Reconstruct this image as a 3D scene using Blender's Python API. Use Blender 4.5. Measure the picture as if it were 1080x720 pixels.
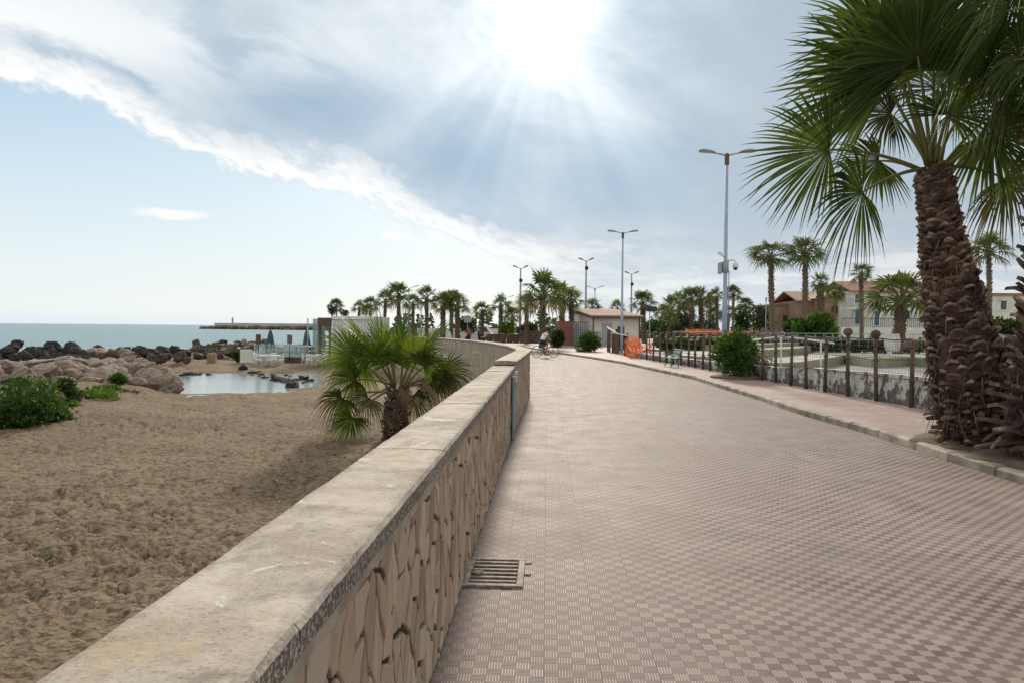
import bpy, math, random
import numpy as np
from mathutils import Vector, Matrix

for o in list(bpy.data.objects):
    bpy.data.objects.remove(o)
S = bpy.context.scene
COL = S.collection
R = math.radians
random.seed(7)
rng = np.random.default_rng(11)

# ------------------------------------------------------------------ camera
CAMZ, FPX = 1.8, 770.0
YAW, PITCH, ROLL = R(2.75), R(-1.08), R(0.5)
_f = Vector((-math.sin(YAW) * math.cos(PITCH), math.cos(YAW) * math.cos(PITCH), math.sin(PITCH)))
_r0 = Vector((math.cos(YAW), math.sin(YAW), 0))
_u0 = _r0.cross(_f)
_r = _r0 * math.cos(ROLL) + _u0 * math.sin(ROLL)
_u = _u0 * math.cos(ROLL) - _r0 * math.sin(ROLL)
CAM = Vector((0, 0, CAMZ))
cd = bpy.data.cameras.new('camera')
cam = bpy.data.objects.new('camera', cd)
COL.objects.link(cam)
m3 = Matrix((_r, _u, -_f)).transposed()
cam.matrix_world = Matrix.Translation(CAM) @ m3.to_4x4()
cd.sensor_width = 36
cd.lens = FPX / 1080 * 36
cd.clip_end = 20000
cd.clip_start = 0.05
S.camera = cam


def ray(x, y):
    return (_f * FPX + _r * (x - 540) + _u * (360 - y)) / FPX


def at(x, y, z=0.0):
    """survey: the point at height z seen along direction (x, y)"""
    d = ray(x, y)
    return CAM + d * ((z - CAMZ) / d.z)


def atY(x, y, Y):
    d = ray(x, y)
    return CAM + d * (Y / d.y)


# ------------------------------------------------------------------ world
EXPOSURE = 0.12
SUN_AZ, SUN_EL = R(-1.5), R(24.5)        # azimuth clockwise from +Y
W = bpy.data.worlds.new('World')
S.world = W
W.use_nodes = True
wt = W.node_tree
wn, wl = wt.nodes, wt.links
wn.clear()


def setin(tree, sock, v):
    if hasattr(v, 'is_linked'):
        tree.links.new(v, sock)
    else:
        sock.default_value = v


class NT:
    """short helper around a node tree"""
    def __init__(s, tree):
        s.t = tree

    def new(s, typ, **kw):
        n = s.t.nodes.new(typ)
        for k, v in kw.items():
            setattr(n, k, v)
        return n

    def m(s, op, a, b=None, c=None, clamp=False):
        n = s.new('ShaderNodeMath', operation=op, use_clamp=clamp)
        for i, v in enumerate((a, b, c)):
            if v is not None:
                setin(s.t, n.inputs[i], v)
        return n.outputs[0]

    def add(s, a, b): return s.m('ADD', a, b)
    def sub(s, a, b): return s.m('SUBTRACT', a, b)
    def mul(s, a, b): return s.m('MULTIPLY', a, b)

    def ss(s, a, lo, hi, o0=0.0, o1=1.0):
        n = s.new('ShaderNodeMapRange', interpolation_type='SMOOTHSTEP')
        setin(s.t, n.inputs[0], a)
        n.inputs[1].default_value = lo
        n.inputs[2].default_value = hi
        n.inputs[3].default_value = o0
        n.inputs[4].default_value = o1
        return n.outputs[0]

    def mix(s, fac, a, b, blend='MIX'):
        n = s.new('ShaderNodeMix', data_type='RGBA', blend_type=blend, clamp_factor=True)
        setin(s.t, n.inputs[0], fac)
        for i, v in ((6, a), (7, b)):
            if not hasattr(v, 'is_linked'):
                v = (v[0], v[1], v[2], 1.0)
            setin(s.t, n.inputs[i], v)
        return n.outputs[2]

    def vec(s, x, y, z):
        n = s.new('ShaderNodeCombineXYZ')
        for i, v in enumerate((x, y, z)):
            setin(s.t, n.inputs[i], v)
        return n.outputs[0]

    def sep(s, v):
        n = s.new('ShaderNodeSeparateXYZ')
        s.t.links.new(v, n.inputs[0])
        return n.outputs[0], n.outputs[1], n.outputs[2]

    def noise(s, vec, scale, detail=4, rough=0.55, dist=0.0):
        n = s.new('ShaderNodeTexNoise')
        if vec is not None:
            s.t.links.new(vec, n.inputs['Vector'])
        n.inputs['Scale'].default_value = scale
        n.inputs['Detail'].default_value = detail
        n.inputs['Roughness'].default_value = rough
        n.inputs['Distortion'].default_value = dist
        return n.outputs[0]

    def voro(s, vec, scale, feature='F1', out=0, rnd=1.0):
        n = s.new('ShaderNodeTexVoronoi', feature=feature)
        s.t.links.new(vec, n.inputs['Vector'])
        n.inputs['Scale'].default_value = scale
        n.inputs['Randomness'].default_value = rnd
        return n.outputs[out]

    def scale(s, vec, sc):
        n = s.new('ShaderNodeMapping')
        s.t.links.new(vec, n.inputs[0])
        n.inputs['Scale'].default_value = sc
        return n.outputs[0]

    def ramp(s, fac, stops):
        n = s.new('ShaderNodeValToRGB')
        setin(s.t, n.inputs[0], fac)
        e = n.color_ramp.elements
        while len(e) < len(stops):
            e.new(0.5)
        for el, (p, c) in zip(e, stops):
            el.position = p
            el.color = (c[0], c[1], c[2], 1)
        return n.outputs[0]


def azel(x, y):
    d = ray(x, y).normalized()
    return math.atan2(d.x, d.y), math.asin(d.z)


def build_sky():
    k = NT(wt)
    tc = k.new('ShaderNodeTexCoord')
    dx, dy, dz = k.sep(tc.outputs['Generated'])
    az = k.m('ARCTAN2', dx, dy)
    el = k.m('ARCSINE', dz)
    sky = k.new('ShaderNodeTexSky', sky_type='NISHITA', sun_disc=False)
    sky.sun_elevation = SUN_EL
    sky.sun_rotation = SUN_AZ
    sky.air_density = 1.0
    sky.dust_density = 0.6
    # veil of thin high haze: whitens the clear part, most towards the horizon
    veil = k.ss(el, 0.0, 0.36, 0.93, 0.62)
    hor = k.mix(k.ss(el, 0.0, 0.34), (7.7, 8.4, 8.55), (4.8, 6.6, 8.0))
    hor = k.mix(k.ss(el, 0.001, 0.02), (6.9, 7.9, 8.6), hor)
    clear = k.mix(veil, sky.outputs[0], hor)
    # cloud coordinates, sheared so the streaks run down to the right
    cv = k.vec(k.mul(az, 1.0), k.add(k.mul(el, 2.0), k.mul(az, 0.55)), 0.0)
    n1 = k.noise(cv, 4.5, 9, 0.62, 0.3)
    n2 = k.noise(cv, 14.0, 6, 0.6, 0.1)
    n3 = k.noise(k.vec(az, k.mul(el, 5.0), 3.3), 5.0, 8, 0.6, 0.2)
    n4 = k.noise(k.vec(k.mul(az, 1.0), k.mul(el, 1.6), 7.7), 3.0, 5, 0.5, 0.4)
    # lower edge of the big cloud bank
    fc = k.new('ShaderNodeFloatCurve')
    cu = fc.mapping.curves[0]
    pts = [azel(x, y) for x, y in ((-160, 50), (0, 92), (90, 118), (170, 155), (260, 185), (350, 200), (430, 235), (490, 262), (560, 290), (700, 300), (900, 310), (1080, 315))]
    data = [((a + 0.9) / 1.8, e / 0.6) for a, e in pts]
    data = [(0.0, data[0][1] + 0.05)] + data + [(1.0, data[-1][1])]
    while len(cu.points) < len(data):
        cu.points.new(0.5, 0.5)
    for p, d in zip(cu.points, data):
        p.location = d
    fc.mapping.update()
    setin(wt, fc.inputs['Value'], k.m('DIVIDE', k.add(az, 0.9), 1.8))
    edge = k.mul(fc.outputs[0], 0.6)
    n5 = k.noise(k.vec(k.mul(az, 1.0), k.add(k.mul(el, 1.5), k.mul(az, 0.4)), 1.7), 34.0, 6, 0.62, 0.2)
    s = k.add(k.sub(el, edge), k.add(k.mul(k.sub(n1, 0.5), 0.10), k.add(k.mul(k.sub(n2, 0.5), 0.05), k.mul(k.sub(n5, 0.5), 0.035))))
    mask = k.ss(s, -0.004, 0.016)
    az_l = k.ss(az, -0.05, 0.12)               # 0 on the left, 1 on the right
    rim = k.mul(mask, k.ss(k.add(s, k.mul(k.sub(n2, 0.5), 0.06)), 0.012, 0.055, 1.0, 0.0))
    rim = k.mul(k.mul(rim, k.ss(az, 0.0, 0.30, 1.0, 0.30)), k.ss(n2, 0.30, 0.55, 0.35, 1.0))
    body_t = k.ss(k.add(k.mul(n1, 0.55), k.mul(n4, 0.45)), 0.36, 0.70)
    body = k.mix(body_t, (4.5, 5.5, 6.4), (7.6, 8.1, 8.5))

    def blob(px, py, rx, ry):
        a0, e0 = azel(px, py)
        u = k.m('DIVIDE', k.sub(az, a0), rx / 770.0)
        v = k.m('DIVIDE', k.sub(el, e0), ry / 770.0)
        q = k.add(k.mul(u, u), k.mul(v, v))
        return k.m('EXPONENT', k.mul(q, -1.0))
    dark = k.m('MAXIMUM', blob(500, 165, 100, 60), k.mul(blob(665, 190, 110, 50), 0.9))
    dark = k.m('MAXIMUM', dark, k.mul(blob(330, 112, 150, 38), 0.9))
    dark = k.m('MAXIMUM', dark, k.mul(blob(120, 78, 90, 20), 0.7))
    dark = k.m('MAXIMUM', dark, k.mul(blob(760, 60, 90, 60), 0.5))
    dark = k.mul(dark, k.ss(n4, 0.3, 0.6, 0.75, 1.0))
    body = k.mix(k.mul(dark, 0.95), body, (3.1, 4.4, 5.75))
    # right side: smooth grey sheet
    body = k.mix(k.mul(k.ss(az, 0.10, 0.34), 0.8), body, (3.9, 4.7, 5.5))
    white_l = k.mul(k.m('MAXIMUM', blob(20, 30, 150, 50), k.mul(blob(215, 45, 130, 22), 0.7)), k.ss(n1, 0.40, 0.56))
    body = k.mix(white_l, body, (8.8, 9.1, 9.2))
    # cream and white streaks low on the right
    low = k.ss(el, 0.035, 0.165, 1.0, 0.0)
    st = k.mul(k.ss(n3, 0.44, 0.60), k.mul(low, k.ss(az, -0.12, 0.02)))
    body = k.mix(k.mul(low, 0.55), body, (5.0, 5.75, 6.4))
    body = k.mix(k.mul(st, 0.95), body, (9.2, 8.9, 8.4))
    body = k.mix(rim, body, (9.9, 9.8, 9.6))
    col = k.mix(mask, clear, body)
    # low right, below the bank: pale with streaks
    st2 = k.mul(k.ss(n3, 0.48, 0.62), k.mul(k.ss(az, -0.12, 0.05), k.ss(el, 0.0, 0.12, 0.9, 0.0)))
    col = k.mix(k.mul(st2, 0.7), col, (5.8, 6.3, 6.7))
    col = k.mix(k.mul(k.mul(k.ss(az, -0.10, 0.10), k.ss(el, 0.20, 0.05)), k.ss(n3, 0.58, 0.42, 0.15, 0.75)), col, (5.3, 6.0, 6.6))
    # two small loose clouds on the left
    lone = k.m('MAXIMUM', blob(182, 227, 34, 7), k.mul(blob(416, 248, 17, 6), 0.9))
    lone = k.mul(k.ss(k.add(lone, k.add(k.mul(k.sub(n5, 0.5), 0.9), k.mul(k.sub(n2, 0.5), 1.2))), 0.40, 0.85), 0.85)
    col = k.mix(lone, col, (9.6, 9.5, 9.3))
    # the veiled sun behind the cloud: glow and crepuscular rays
    a0, e0 = azel(572, 5)
    u = k.sub(az, a0)
    v = k.sub(el, e0)
    d2 = k.add(k.mul(u, u), k.mul(v, v))
    g1 = k.m('EXPONENT', k.mul(d2, -1.0 / (0.075 ** 2)))
    g2 = k.m('EXPONENT', k.mul(d2, -1.0 / (0.20 ** 2)))
    ang = k.m('ARCTAN2', u, k.mul(v, -1.0))
    rn = k.noise(k.vec(k.mul(ang, 1.0), 0.0, 0.0), 2.6, 2, 0.5)
    below = k.ss(v, -0.02, -0.10)
    rays = k.mul(k.mul(k.ss(rn, 0.35, 0.7), below), k.m('EXPONENT', k.mul(d2, -1.0 / (0.25 ** 2))))
    gn = k.ss(n1, 0.3, 0.62, 0.55, 1.15)
    glow = k.add(k.mul(k.mul(g1, gn), 6.5), k.add(k.mul(k.mul(g2, gn), 1.45), k.mul(rays, 2.0)))
    gc = k.new('ShaderNodeVectorMath', operation='SCALE')
    gc.inputs[0].default_value = (1.0, 0.98, 0.94)
    setin(wt, gc.inputs['Scale'], glow)
    fin = k.new('ShaderNodeVectorMath', operation='ADD')
    wl.new(col, fin.inputs[0])
    wl.new(gc.outputs[0], fin.inputs[1])
    # unseen sky behind the camera boosted and warmed as added fill light
    rear = k.ss(dy, 0.35, -0.35)
    rc = k.mix(rear, (1.0, 1.0, 1.0), (1.75, 1.5, 1.22))
    rm = k.new('ShaderNodeVectorMath', operation='MULTIPLY')
    wl.new(fin.outputs[0], rm.inputs[0])
    wl.new(rc, rm.inputs[1])
    fin = rm
    bg = k.new('ShaderNodeBackground')
    bg.inputs['Strength'].default_value = 0.1
    wl.new(fin.outputs[0], bg.inputs['Color'])
    out = k.new('ShaderNodeOutputWorld')
    wl.new(bg.outputs[0], out.inputs['Surface'])


build_sky()
sl = bpy.data.lights.new('sun', 'SUN')
sl.energy = 3.0
sl.angle = R(6)
sl.color = (1.0, 0.88, 0.74)
sun = bpy.data.objects.new('sun', sl)
COL.objects.link(sun)
sd = Vector((math.sin(SUN_AZ) * math.cos(SUN_EL), math.cos(SUN_AZ) * math.cos(SUN_EL), math.sin(SUN_EL)))
sun.rotation_euler = sd.to_track_quat('Z', 'Y').to_euler()
sun.location = sd * 100
vs = S.view_settings
vs.view_transform = 'Standard'
vs.look = 'None'
vs.exposure = EXPOSURE
vs.gamma = 1
vs.use_curve_mapping = False

# ------------------------------------------------------------------ materials
MATS = {}


def base_mat(name):
    m = bpy.data.materials.new(name)
    m.use_nodes = True
    t = m.node_tree
    b = t.nodes['Principled BSDF']
    return m, NT(t), b


def mat(name, c1, c2=None, rough=0.7, scale=6.0, detail=5, bump=0.0, bscale=None, metal=0.0, spec=0.4, stretch=None, island=0.0, lo=0.35, hi=0.65, bdist=0.02):
    """surface whose colour wanders between two values, with optional bump"""
    if name in MATS:
        return MATS[name]
    m, k, b = base_mat(name)
    c2 = c2 or tuple(v * 0.75 for v in c1)
    tc = k.new('ShaderNodeTexCoord')
    v = tc.outputs['Object']
    if stretch:
        v = k.scale(v, stretch)
    n = k.noise(v, scale, detail, 0.6)
    col = k.mix(k.ss(n, lo, hi), c1, c2)
    if island:
        g = k.new('ShaderNodeNewGeometry')
        f = k.add(k.mul(g.outputs['Random Per Island'], island * 2), 1.0 - island)
        col = k.mix(1.0, col, k.vec(f, f, f), 'MULTIPLY')
    setin(k.t, b.inputs['Base Color'], col)
    b.inputs['Roughness'].default_value = rough
    b.inputs['Metallic'].default_value = metal
    b.inputs['Specular IOR Level'].default_value = spec
    if bump:
        bp = k.new('ShaderNodeBump')
        bp.inputs['Strength'].default_value = bump
        bp.inputs['Distance'].default_value = bdist
        setin(k.t, bp.inputs['Height'], k.noise(v, bscale or scale * 3, 6, 0.65))
        setin(k.t, b.inputs['Normal'], bp.outputs[0])
    MATS[name] = m
    return m


def leaf_mat(name, c1, c2, trans=0.35, scale=3.0, rough=0.5, tint=(1.3, 1.5, 0.5), island=0.35):
    if name in MATS:
        return MATS[name]
    m, k, b = base_mat(name)
    tc = k.new('ShaderNodeTexCoord')
    n = k.noise(tc.outputs['Object'], scale, 3, 0.6)
    col = k.mix(k.ss(n, 0.35, 0.65), c1, c2)
    g = k.new('ShaderNodeNewGeometry')
    f = k.add(k.mul(g.outputs['Random Per Island'], island * 2), 1.0 - island)
    col = k.mix(1.0, col, k.vec(f, f, f), 'MULTIPLY')
    setin(k.t, b.inputs['Base Color'], col)
    b.inputs['Roughness'].default_value = rough
    b.inputs['Specular IOR Level'].default_value = 0.2
    tr = k.new('ShaderNodeBsdfTranslucent')
    setin(k.t, tr.inputs['Color'], k.mix(1.0, col, tint, 'MULTIPLY'))
    mx = k.new('ShaderNodeMixShader')
    mx.inputs[0].default_value = trans
    k.t.links.new(b.outputs[0], mx.inputs[1])
    k.t.links.new(tr.outputs[0], mx.inputs[2])
    k.t.links.new(mx.outputs[0], k.t.nodes['Material Output'].inputs['Surface'])
    MATS[name] = m
    return m


def paving_mat():
    m, k, b = base_mat('ribbed_paving')
    g = k.new('ShaderNodeNewGeometry')
    x, y, z = k.sep(g.outputs['Position'])
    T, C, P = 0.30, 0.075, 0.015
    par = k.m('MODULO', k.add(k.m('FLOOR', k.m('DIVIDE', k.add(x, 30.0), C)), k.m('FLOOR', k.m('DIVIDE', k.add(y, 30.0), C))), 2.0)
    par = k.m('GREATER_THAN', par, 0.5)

    def tri(v, p, off=60.0):
        f = k.m('FRACT', k.m('DIVIDE', k.add(v, off), p))
        return k.m('ABSOLUTE', k.sub(f, 0.5))          # 0 in the middle, .5 at the edges
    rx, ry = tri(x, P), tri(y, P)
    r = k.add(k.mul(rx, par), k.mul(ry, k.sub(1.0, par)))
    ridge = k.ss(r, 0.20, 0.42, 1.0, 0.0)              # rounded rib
    jx, jy = tri(x, T), tri(y, T)
    jn = k.noise(g.outputs['Position'], 1.1, 3, 0.6)
    jw = k.add(0.4895, k.mul(jn, -0.006))
    joint = k.m('GREATER_THAN', k.m('MAXIMUM', jx, jy), 0.4895)
    tid = k.vec(k.m('FLOOR', k.m('DIVIDE', k.add(x, 60.0), T)), k.m('FLOOR', k.m('DIVIDE', k.add(y, 60.0), T)), 0.0)
    wn_ = k.new('ShaderNodeTexWhiteNoise', noise_dimensions='2D')
    setin(k.t, wn_.inputs['Vector'], tid)
    big = k.noise(g.outputs['Position'], 0.35, 5, 0.6)
    mid = k.noise(g.outputs['Position'], 2.2, 6, 0.65)
    fine = k.noise(g.outputs['Position'], 60, 4, 0.7)
    col = k.mix(k.ss(big, 0.35, 0.65), (0.42, 0.305, 0.268), (0.465, 0.358, 0.322))
    col = k.mix(k.mul(k.ss(mid, 0.54, 0.74), 0.22), col, (0.45, 0.39, 0.35))
    odd = k.m('GREATER_THAN', wn_.outputs[0], 0.975)
    col = k.mix(k.mul(odd, 0.5), col, (0.30, 0.25, 0.225))
    f = k.add(0.88, k.mul(wn_.outputs[0], 0.20))
    f = k.mul(f, k.add(0.86, k.mul(fine, 0.28)))
    col = k.mix(1.0, col, k.vec(f, f, f), 'MULTIPLY')
    # grime lying in the grooves and joints, plus rib shade painted onto crosswise-ribbed squares
    dirt_shade = k.mul(k.sub(1.0, ridge), k.add(0.50, k.mul(k.sub(1.0, par), 0.42)))
    dirt_shade = k.m('MAXIMUM', dirt_shade, k.mul(joint, k.ss(jn, 0.35, 0.62, 0.95, 0.45)))
    dirt_shade = k.m('MAXIMUM', dirt_shade, k.mul(k.sub(1.0, par), k.ss(k.add(k.mul(mid, 0.6), k.mul(big, 0.4)), 0.36, 0.64, 0.84, 0.56)))
    dirt_shade = k.mul(dirt_shade, k.ss(mid, 0.25, 0.75, 1.15, 0.75))
    col = k.mix(dirt_shade, col, (0.105, 0.074, 0.063))
    st = k.voro(g.outputs['Position'], 3.1)
    col = k.mix(k.mul(k.ss(st, 0.035, 0.02), 0.5), col, (0.14, 0.12, 0.11))
    pt = k.noise(g.outputs['Position'], 0.55, 7, 0.7, 0.6)
    col = k.mix(k.mul(k.ss(pt, 0.56, 0.68), 0.38), col, (0.21, 0.165, 0.145))
    col = k.mix(k.mul(k.ss(pt, 0.42, 0.32), 0.25), col, (0.44, 0.385, 0.345))
    drip = k.voro(g.outputs['Position'], 0.7)
    col = k.mix(k.mul(k.ss(k.add(drip, k.mul(mid, 0.12)), 0.17, 0.12), 0.4), col, (0.13, 0.105, 0.095))
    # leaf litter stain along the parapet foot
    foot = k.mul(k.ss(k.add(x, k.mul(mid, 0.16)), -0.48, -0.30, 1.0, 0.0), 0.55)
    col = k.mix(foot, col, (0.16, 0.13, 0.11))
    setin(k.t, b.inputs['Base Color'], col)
    setin(k.t, b.inputs['Roughness'], k.ss(mid, 0.3, 0.7, 0.62, 0.72))
    b.inputs['Specular IOR Level'].default_value = 0.30
    bp = k.new('ShaderNodeBump')
    bp.inputs['Strength'].default_value = 0.8
    bp.inputs['Distance'].default_value = 0.008
    h = k.sub(k.add(ridge, k.mul(fine, 0.25)), k.mul(joint, 1.6))
    h = k.add(h, k.mul(wn_.outputs[0], 0.5))
    setin(k.t, bp.inputs['Height'], h)
    setin(k.t, b.inputs['Normal'], bp.outputs[0])
    return m


def sidewalk_mat():
    m, k, b = base_mat('pink_sidewalk_tiles')
    g = k.new('ShaderNodeNewGeometry')
    x, y, z = k.sep(g.outputs['Position'])
    br = k.new('ShaderNodeTexBrick')
    setin(k.t, br.inputs['Vector'], k.vec(k.add(k.mul(x, 0.97), k.mul(y, 0.25)), k.add(k.mul(y, 0.97), k.mul(x, -0.25)), 0.0))
    br.inputs['Scale'].default_value = 1.0
    br.inputs['Brick Width'].default_value = 0.25
    br.inputs['Row Height'].default_value = 0.125
    br.inputs['Mortar Size'].default_value = 0.006
    br.inputs['Color1'].default_value = (0.40, 0.27, 0.23, 1)
    br.inputs['Color2'].default_value = (0.33, 0.215, 0.19, 1)
    br.inputs['Mortar'].default_value = (0.17, 0.13, 0.115, 1)
    n = k.noise(g.outputs['Position'], 0.9, 6, 0.65)
    col = k.mix(k.mul(k.ss(n, 0.45, 0.7), 0.5), br.outputs[0], (0.44, 0.37, 0.33))
    setin(k.t, b.inputs['Base Color'], col)
    b.inputs['Roughness'].default_value = 0.75
    bp = k.new('ShaderNodeBump')
    bp.inputs['Strength'].default_value = 0.5
    bp.inputs['Distance'].default_value = 0.004
    setin(k.t, bp.inputs['Height'], k.sub(k.noise(g.outputs['Position'], 30, 4, 0.6), br.outputs['Fac']))
    setin(k.t, b.inputs['Normal'], bp.outputs[0])
    return m


def sand_mat():
    m, k, b = base_mat('beach_sand')
    g = k.new('ShaderNodeNewGeometry')
    p = g.outputs['Position']
    x, y, z = k.sep(p)
    n = k.noise(p, 0.5, 6, 0.6)
    n2 = k.noise(p, 5.0, 6, 0.65)
    n3 = k.noise(p, 90, 3, 0.7)
    col = k.mix(k.ss(n, 0.35, 0.65), (0.235, 0.168, 0.105), (0.295, 0.213, 0.138))
    n6 = k.noise(k.scale(p, (1.0, 1.5, 1.0)), 11.0, 6, 0.72, 0.3)
    col = k.mix(k.mul(k.ss(n2, 0.52, 0.66), 0.7), col, (0.105, 0.072, 0.046))
    col = k.mix(k.mul(k.ss(n6, 0.53, 0.66), 0.6), col, (0.085, 0.060, 0.040))
    col = k.mix(k.mul(k.ss(n6, 0.42, 0.30), 0.5), col, (0.42, 0.31, 0.20))
    col = k.mix(k.mul(k.ss(n3, 0.55, 0.75), 0.45), col, (0.085, 0.06, 0.042))
    col = k.mix(k.mul(k.ss(n3, 0.22, 0.10), 0.8), col, (0.42, 0.34, 0.25))
    lit = k.mul(k.ss(k.noise(k.scale(p, (1, 3, 1)), 26, 3, 0.6), 0.63, 0.70), k.ss(n2, 0.45, 0.6))
    col = k.mix(k.mul(lit, 0.7), col, (0.10, 0.075, 0.05))
    wet = k.ss(k.add(z, k.mul(n2, 0.10)), -1.20, -1.03, 1.0, 0.0)
    col = k.mix(k.mul(wet, 0.6), col, (0.12, 0.088, 0.062))
    setin(k.t, b.inputs['Base Color'], col)
    setin(k.t, b.inputs['Roughness'], k.sub(0.92, k.mul(wet, 0.4)))
    b.inputs['Specular IOR Level'].default_value = 0.2
    bp = k.new('ShaderNodeBump')
    bp.inputs['Strength'].default_value = 0.9
    bp.inputs['Distance'].default_value = 0.05
    setin(k.t, bp.inputs['Height'], k.add(k.sub(k.noise(p, 7.0, 7, 0.68), k.mul(k.ss(n6, 0.50, 0.68), 0.7)), k.mul(n3, 0.12)))
    setin(k.t, b.inputs['Normal'], bp.outputs[0])
    return m


def sea_mat(name, c, rough, bs, bd, stretch=(1, 1, 1)):
    m, k, b = base_mat(name)
    g = k.new('ShaderNodeNewGeometry')
    p = k.scale(g.outputs['Position'], stretch)
    n = k.noise(k.scale(g.outputs['Position'], (1, 4, 1)), 0.05, 7, 0.65)
    col = k.mix(k.ss(n, 0.4, 0.62), c, tuple(v * 0.72 for v in c))
    setin(k.t, b.inputs['Base Color'], col)
    b.inputs['Roughness'].default_value = rough
    b.inputs['IOR'].default_value = 1.33
    bp = k.new('ShaderNodeBump')
    bp.inputs['Strength'].default_value = 1.0
    bp.inputs['Distance'].default_value = bd
    setin(k.t, bp.inputs['Height'], k.noise(p, bs, 5, 0.6))
    setin(k.t, b.inputs['Normal'], bp.outputs[0])
    return m


def stone_mat():
    m, k, b = base_mat('split_stone')
    g = k.new('ShaderNodeNewGeometry')
    p = g.outputs['Position']
    r = g.outputs['Random Per Island']
    col = k.ramp(r, [(0.0, (0.28, 0.195, 0.145)), (0.2, (0.50, 0.385, 0.285)), (0.4, (0.33, 0.235, 0.175)), (0.6, (0.56, 0.445, 0.345)), (0.8, (0.41, 0.285, 0.21)), (1.0, (0.49, 0.405, 0.33))])
    n = k.noise(k.scale(p, (1, 1, 0.45)), 9, 7, 0.65)
    col = k.mix(k.mul(k.ss(n, 0.50, 0.72), 0.45), col, (0.17, 0.125, 0.10))
    col = k.mix(k.mul(k.ss(k.noise(p, 4.0, 6, 0.7), 0.58, 0.72), 0.5), col, (0.43, 0.36, 0.30))
    setin(k.t, b.inputs['Base Color'], col)
    b.inputs['Roughness'].default_value = 0.85
    b.inputs['Specular IOR Level'].default_value = 0.2
    bp = k.new('ShaderNodeBump')
    bp.inputs['Strength'].default_value = 0.9
    bp.inputs['Distance'].default_value = 0.012
    setin(k.t, bp.inputs['Height'], k.noise(k.scale(p, (1, 1, 0.5)), 22, 7, 0.7))
    setin(k.t, b.inputs['Normal'], bp.outputs[0])
    return m


def coping_mat():
    m, k, b = base_mat('weathered_coping')
    g = k.new('ShaderNodeNewGeometry')
    p = g.outputs['Position']
    n = k.noise(p, 1.7, 7, 0.65)
    n2 = k.noise(p, 7.0, 7, 0.7)
    n3 = k.noise(p, 70, 4, 0.75)
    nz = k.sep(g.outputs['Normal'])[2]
    col = k.mix(k.ss(n, 0.38, 0.62), (0.58, 0.49, 0.40), (0.39, 0.32, 0.255))
    col = k.mix(k.mul(k.ss(n2, 0.50, 0.68), 0.55), col, (0.62, 0.54, 0.45))
    col = k.mix(k.mul(k.ss(n2, 0.46, 0.30), 0.75), col, (0.26, 0.205, 0.155))
    col = k.mix(k.mul(k.ss(n3, 0.53, 0.66), k.ss(n, 0.35, 0.6, 0.25, 0.8)), col, (0.19, 0.155, 0.125))
    na = k.noise(p, 1.1, 6, 0.7, 0.5)
    nb = k.noise(k.scale(p, (1.6, .9, 1)), 2.6, 7, 0.72, 0.4)
    col = k.mix(k.mul(k.ss(na, 0.50, 0.66), 0.55), col, (0.66, 0.585, 0.50))
    col = k.mix(k.mul(k.ss(nb, 0.53, 0.66), 0.60), col, (0.50, 0.37, 0.235))
    col = k.mix(k.mul(k.ss(nb, 0.45, 0.34), 0.60), col, (0.25, 0.215, 0.18))
    px = k.sep(p)[0]
    rim = k.m('MAXIMUM', k.ss(k.add(px, k.mul(n2, 0.10)), -0.90, -0.84, 1.0, 0.0), k.ss(k.add(px, k.mul(n2, -0.10)), -0.66, -0.59))
    rim = k.mul(rim, k.ss(k.sep(p)[1], 12.0, 13.0, 1.0, 0.0))
    col = k.mix(k.mul(rim, k.ss(n3, 0.30, 0.62, 0.15, 0.6)), col, (0.21, 0.18, 0.15))
    # pale splashes and bird lime
    sp = k.mul(k.ss(k.noise(p, 3.2, 8, 0.7, 0.6), 0.60, 0.63), k.ss(n3, 0.3, 0.5))
    col = k.mix(k.mul(sp, 0.8), col, (0.72, 0.68, 0.62))
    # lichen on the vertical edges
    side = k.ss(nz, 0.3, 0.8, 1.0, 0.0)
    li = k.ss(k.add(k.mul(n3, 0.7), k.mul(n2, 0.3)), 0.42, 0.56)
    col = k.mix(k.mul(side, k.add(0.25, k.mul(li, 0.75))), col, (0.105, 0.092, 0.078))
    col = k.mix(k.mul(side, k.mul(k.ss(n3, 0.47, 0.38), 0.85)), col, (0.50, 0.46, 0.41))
    setin(k.t, b.inputs['Base Color'], col)
    b.inputs['Roughness'].default_value = 0.88
    b.inputs['Specular IOR Level'].default_value = 0.2
    bp = k.new('ShaderNodeBump')
    bp.inputs['Strength'].default_value = 0.7
    bp.inputs['Distance'].default_value = 0.006
    setin(k.t, bp.inputs['Height'], k.add(n3, k.mul(k.noise(p, 20, 6, 0.7), 1.5)))
    setin(k.t, b.inputs['Normal'], bp.outputs[0])
    return m


def peel_mat():
    m, k, b = base_mat('peeling_plaster')
    g = k.new('ShaderNodeNewGeometry')
    p = g.outputs['Position']
    n = k.noise(p, 2.6, 9, 0.72, 0.3)
    n2 = k.noise(p, 9, 6, 0.65)
    white = k.mix(k.ss(n2, 0.4, 0.65), (0.62, 0.62, 0.58), (0.46, 0.45, 0.41))
    dark = k.mix(k.ss(n2, 0.4, 0.6), (0.20, 0.17, 0.145), (0.10, 0.085, 0.075))
    z = k.sep(p)[2]
    t = k.ss(k.add(n, k.ss(z, 0.1, 0.55, 0.06, -0.03)), 0.485, 0.505)
    setin(k.t, b.inputs['Base Color'], k.mix(t, white, dark))
    b.inputs['Roughness'].default_value = 0.85
    bp = k.new('ShaderNodeBump')
    bp.inputs['Distance'].default_value = 0.01
    bp.inputs['Strength'].default_value = 0.6
    setin(k.t, bp.inputs['Height'], k.sub(1.0, t))
    setin(k.t, b.inputs['Normal'], bp.outputs[0])
    return m


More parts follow.
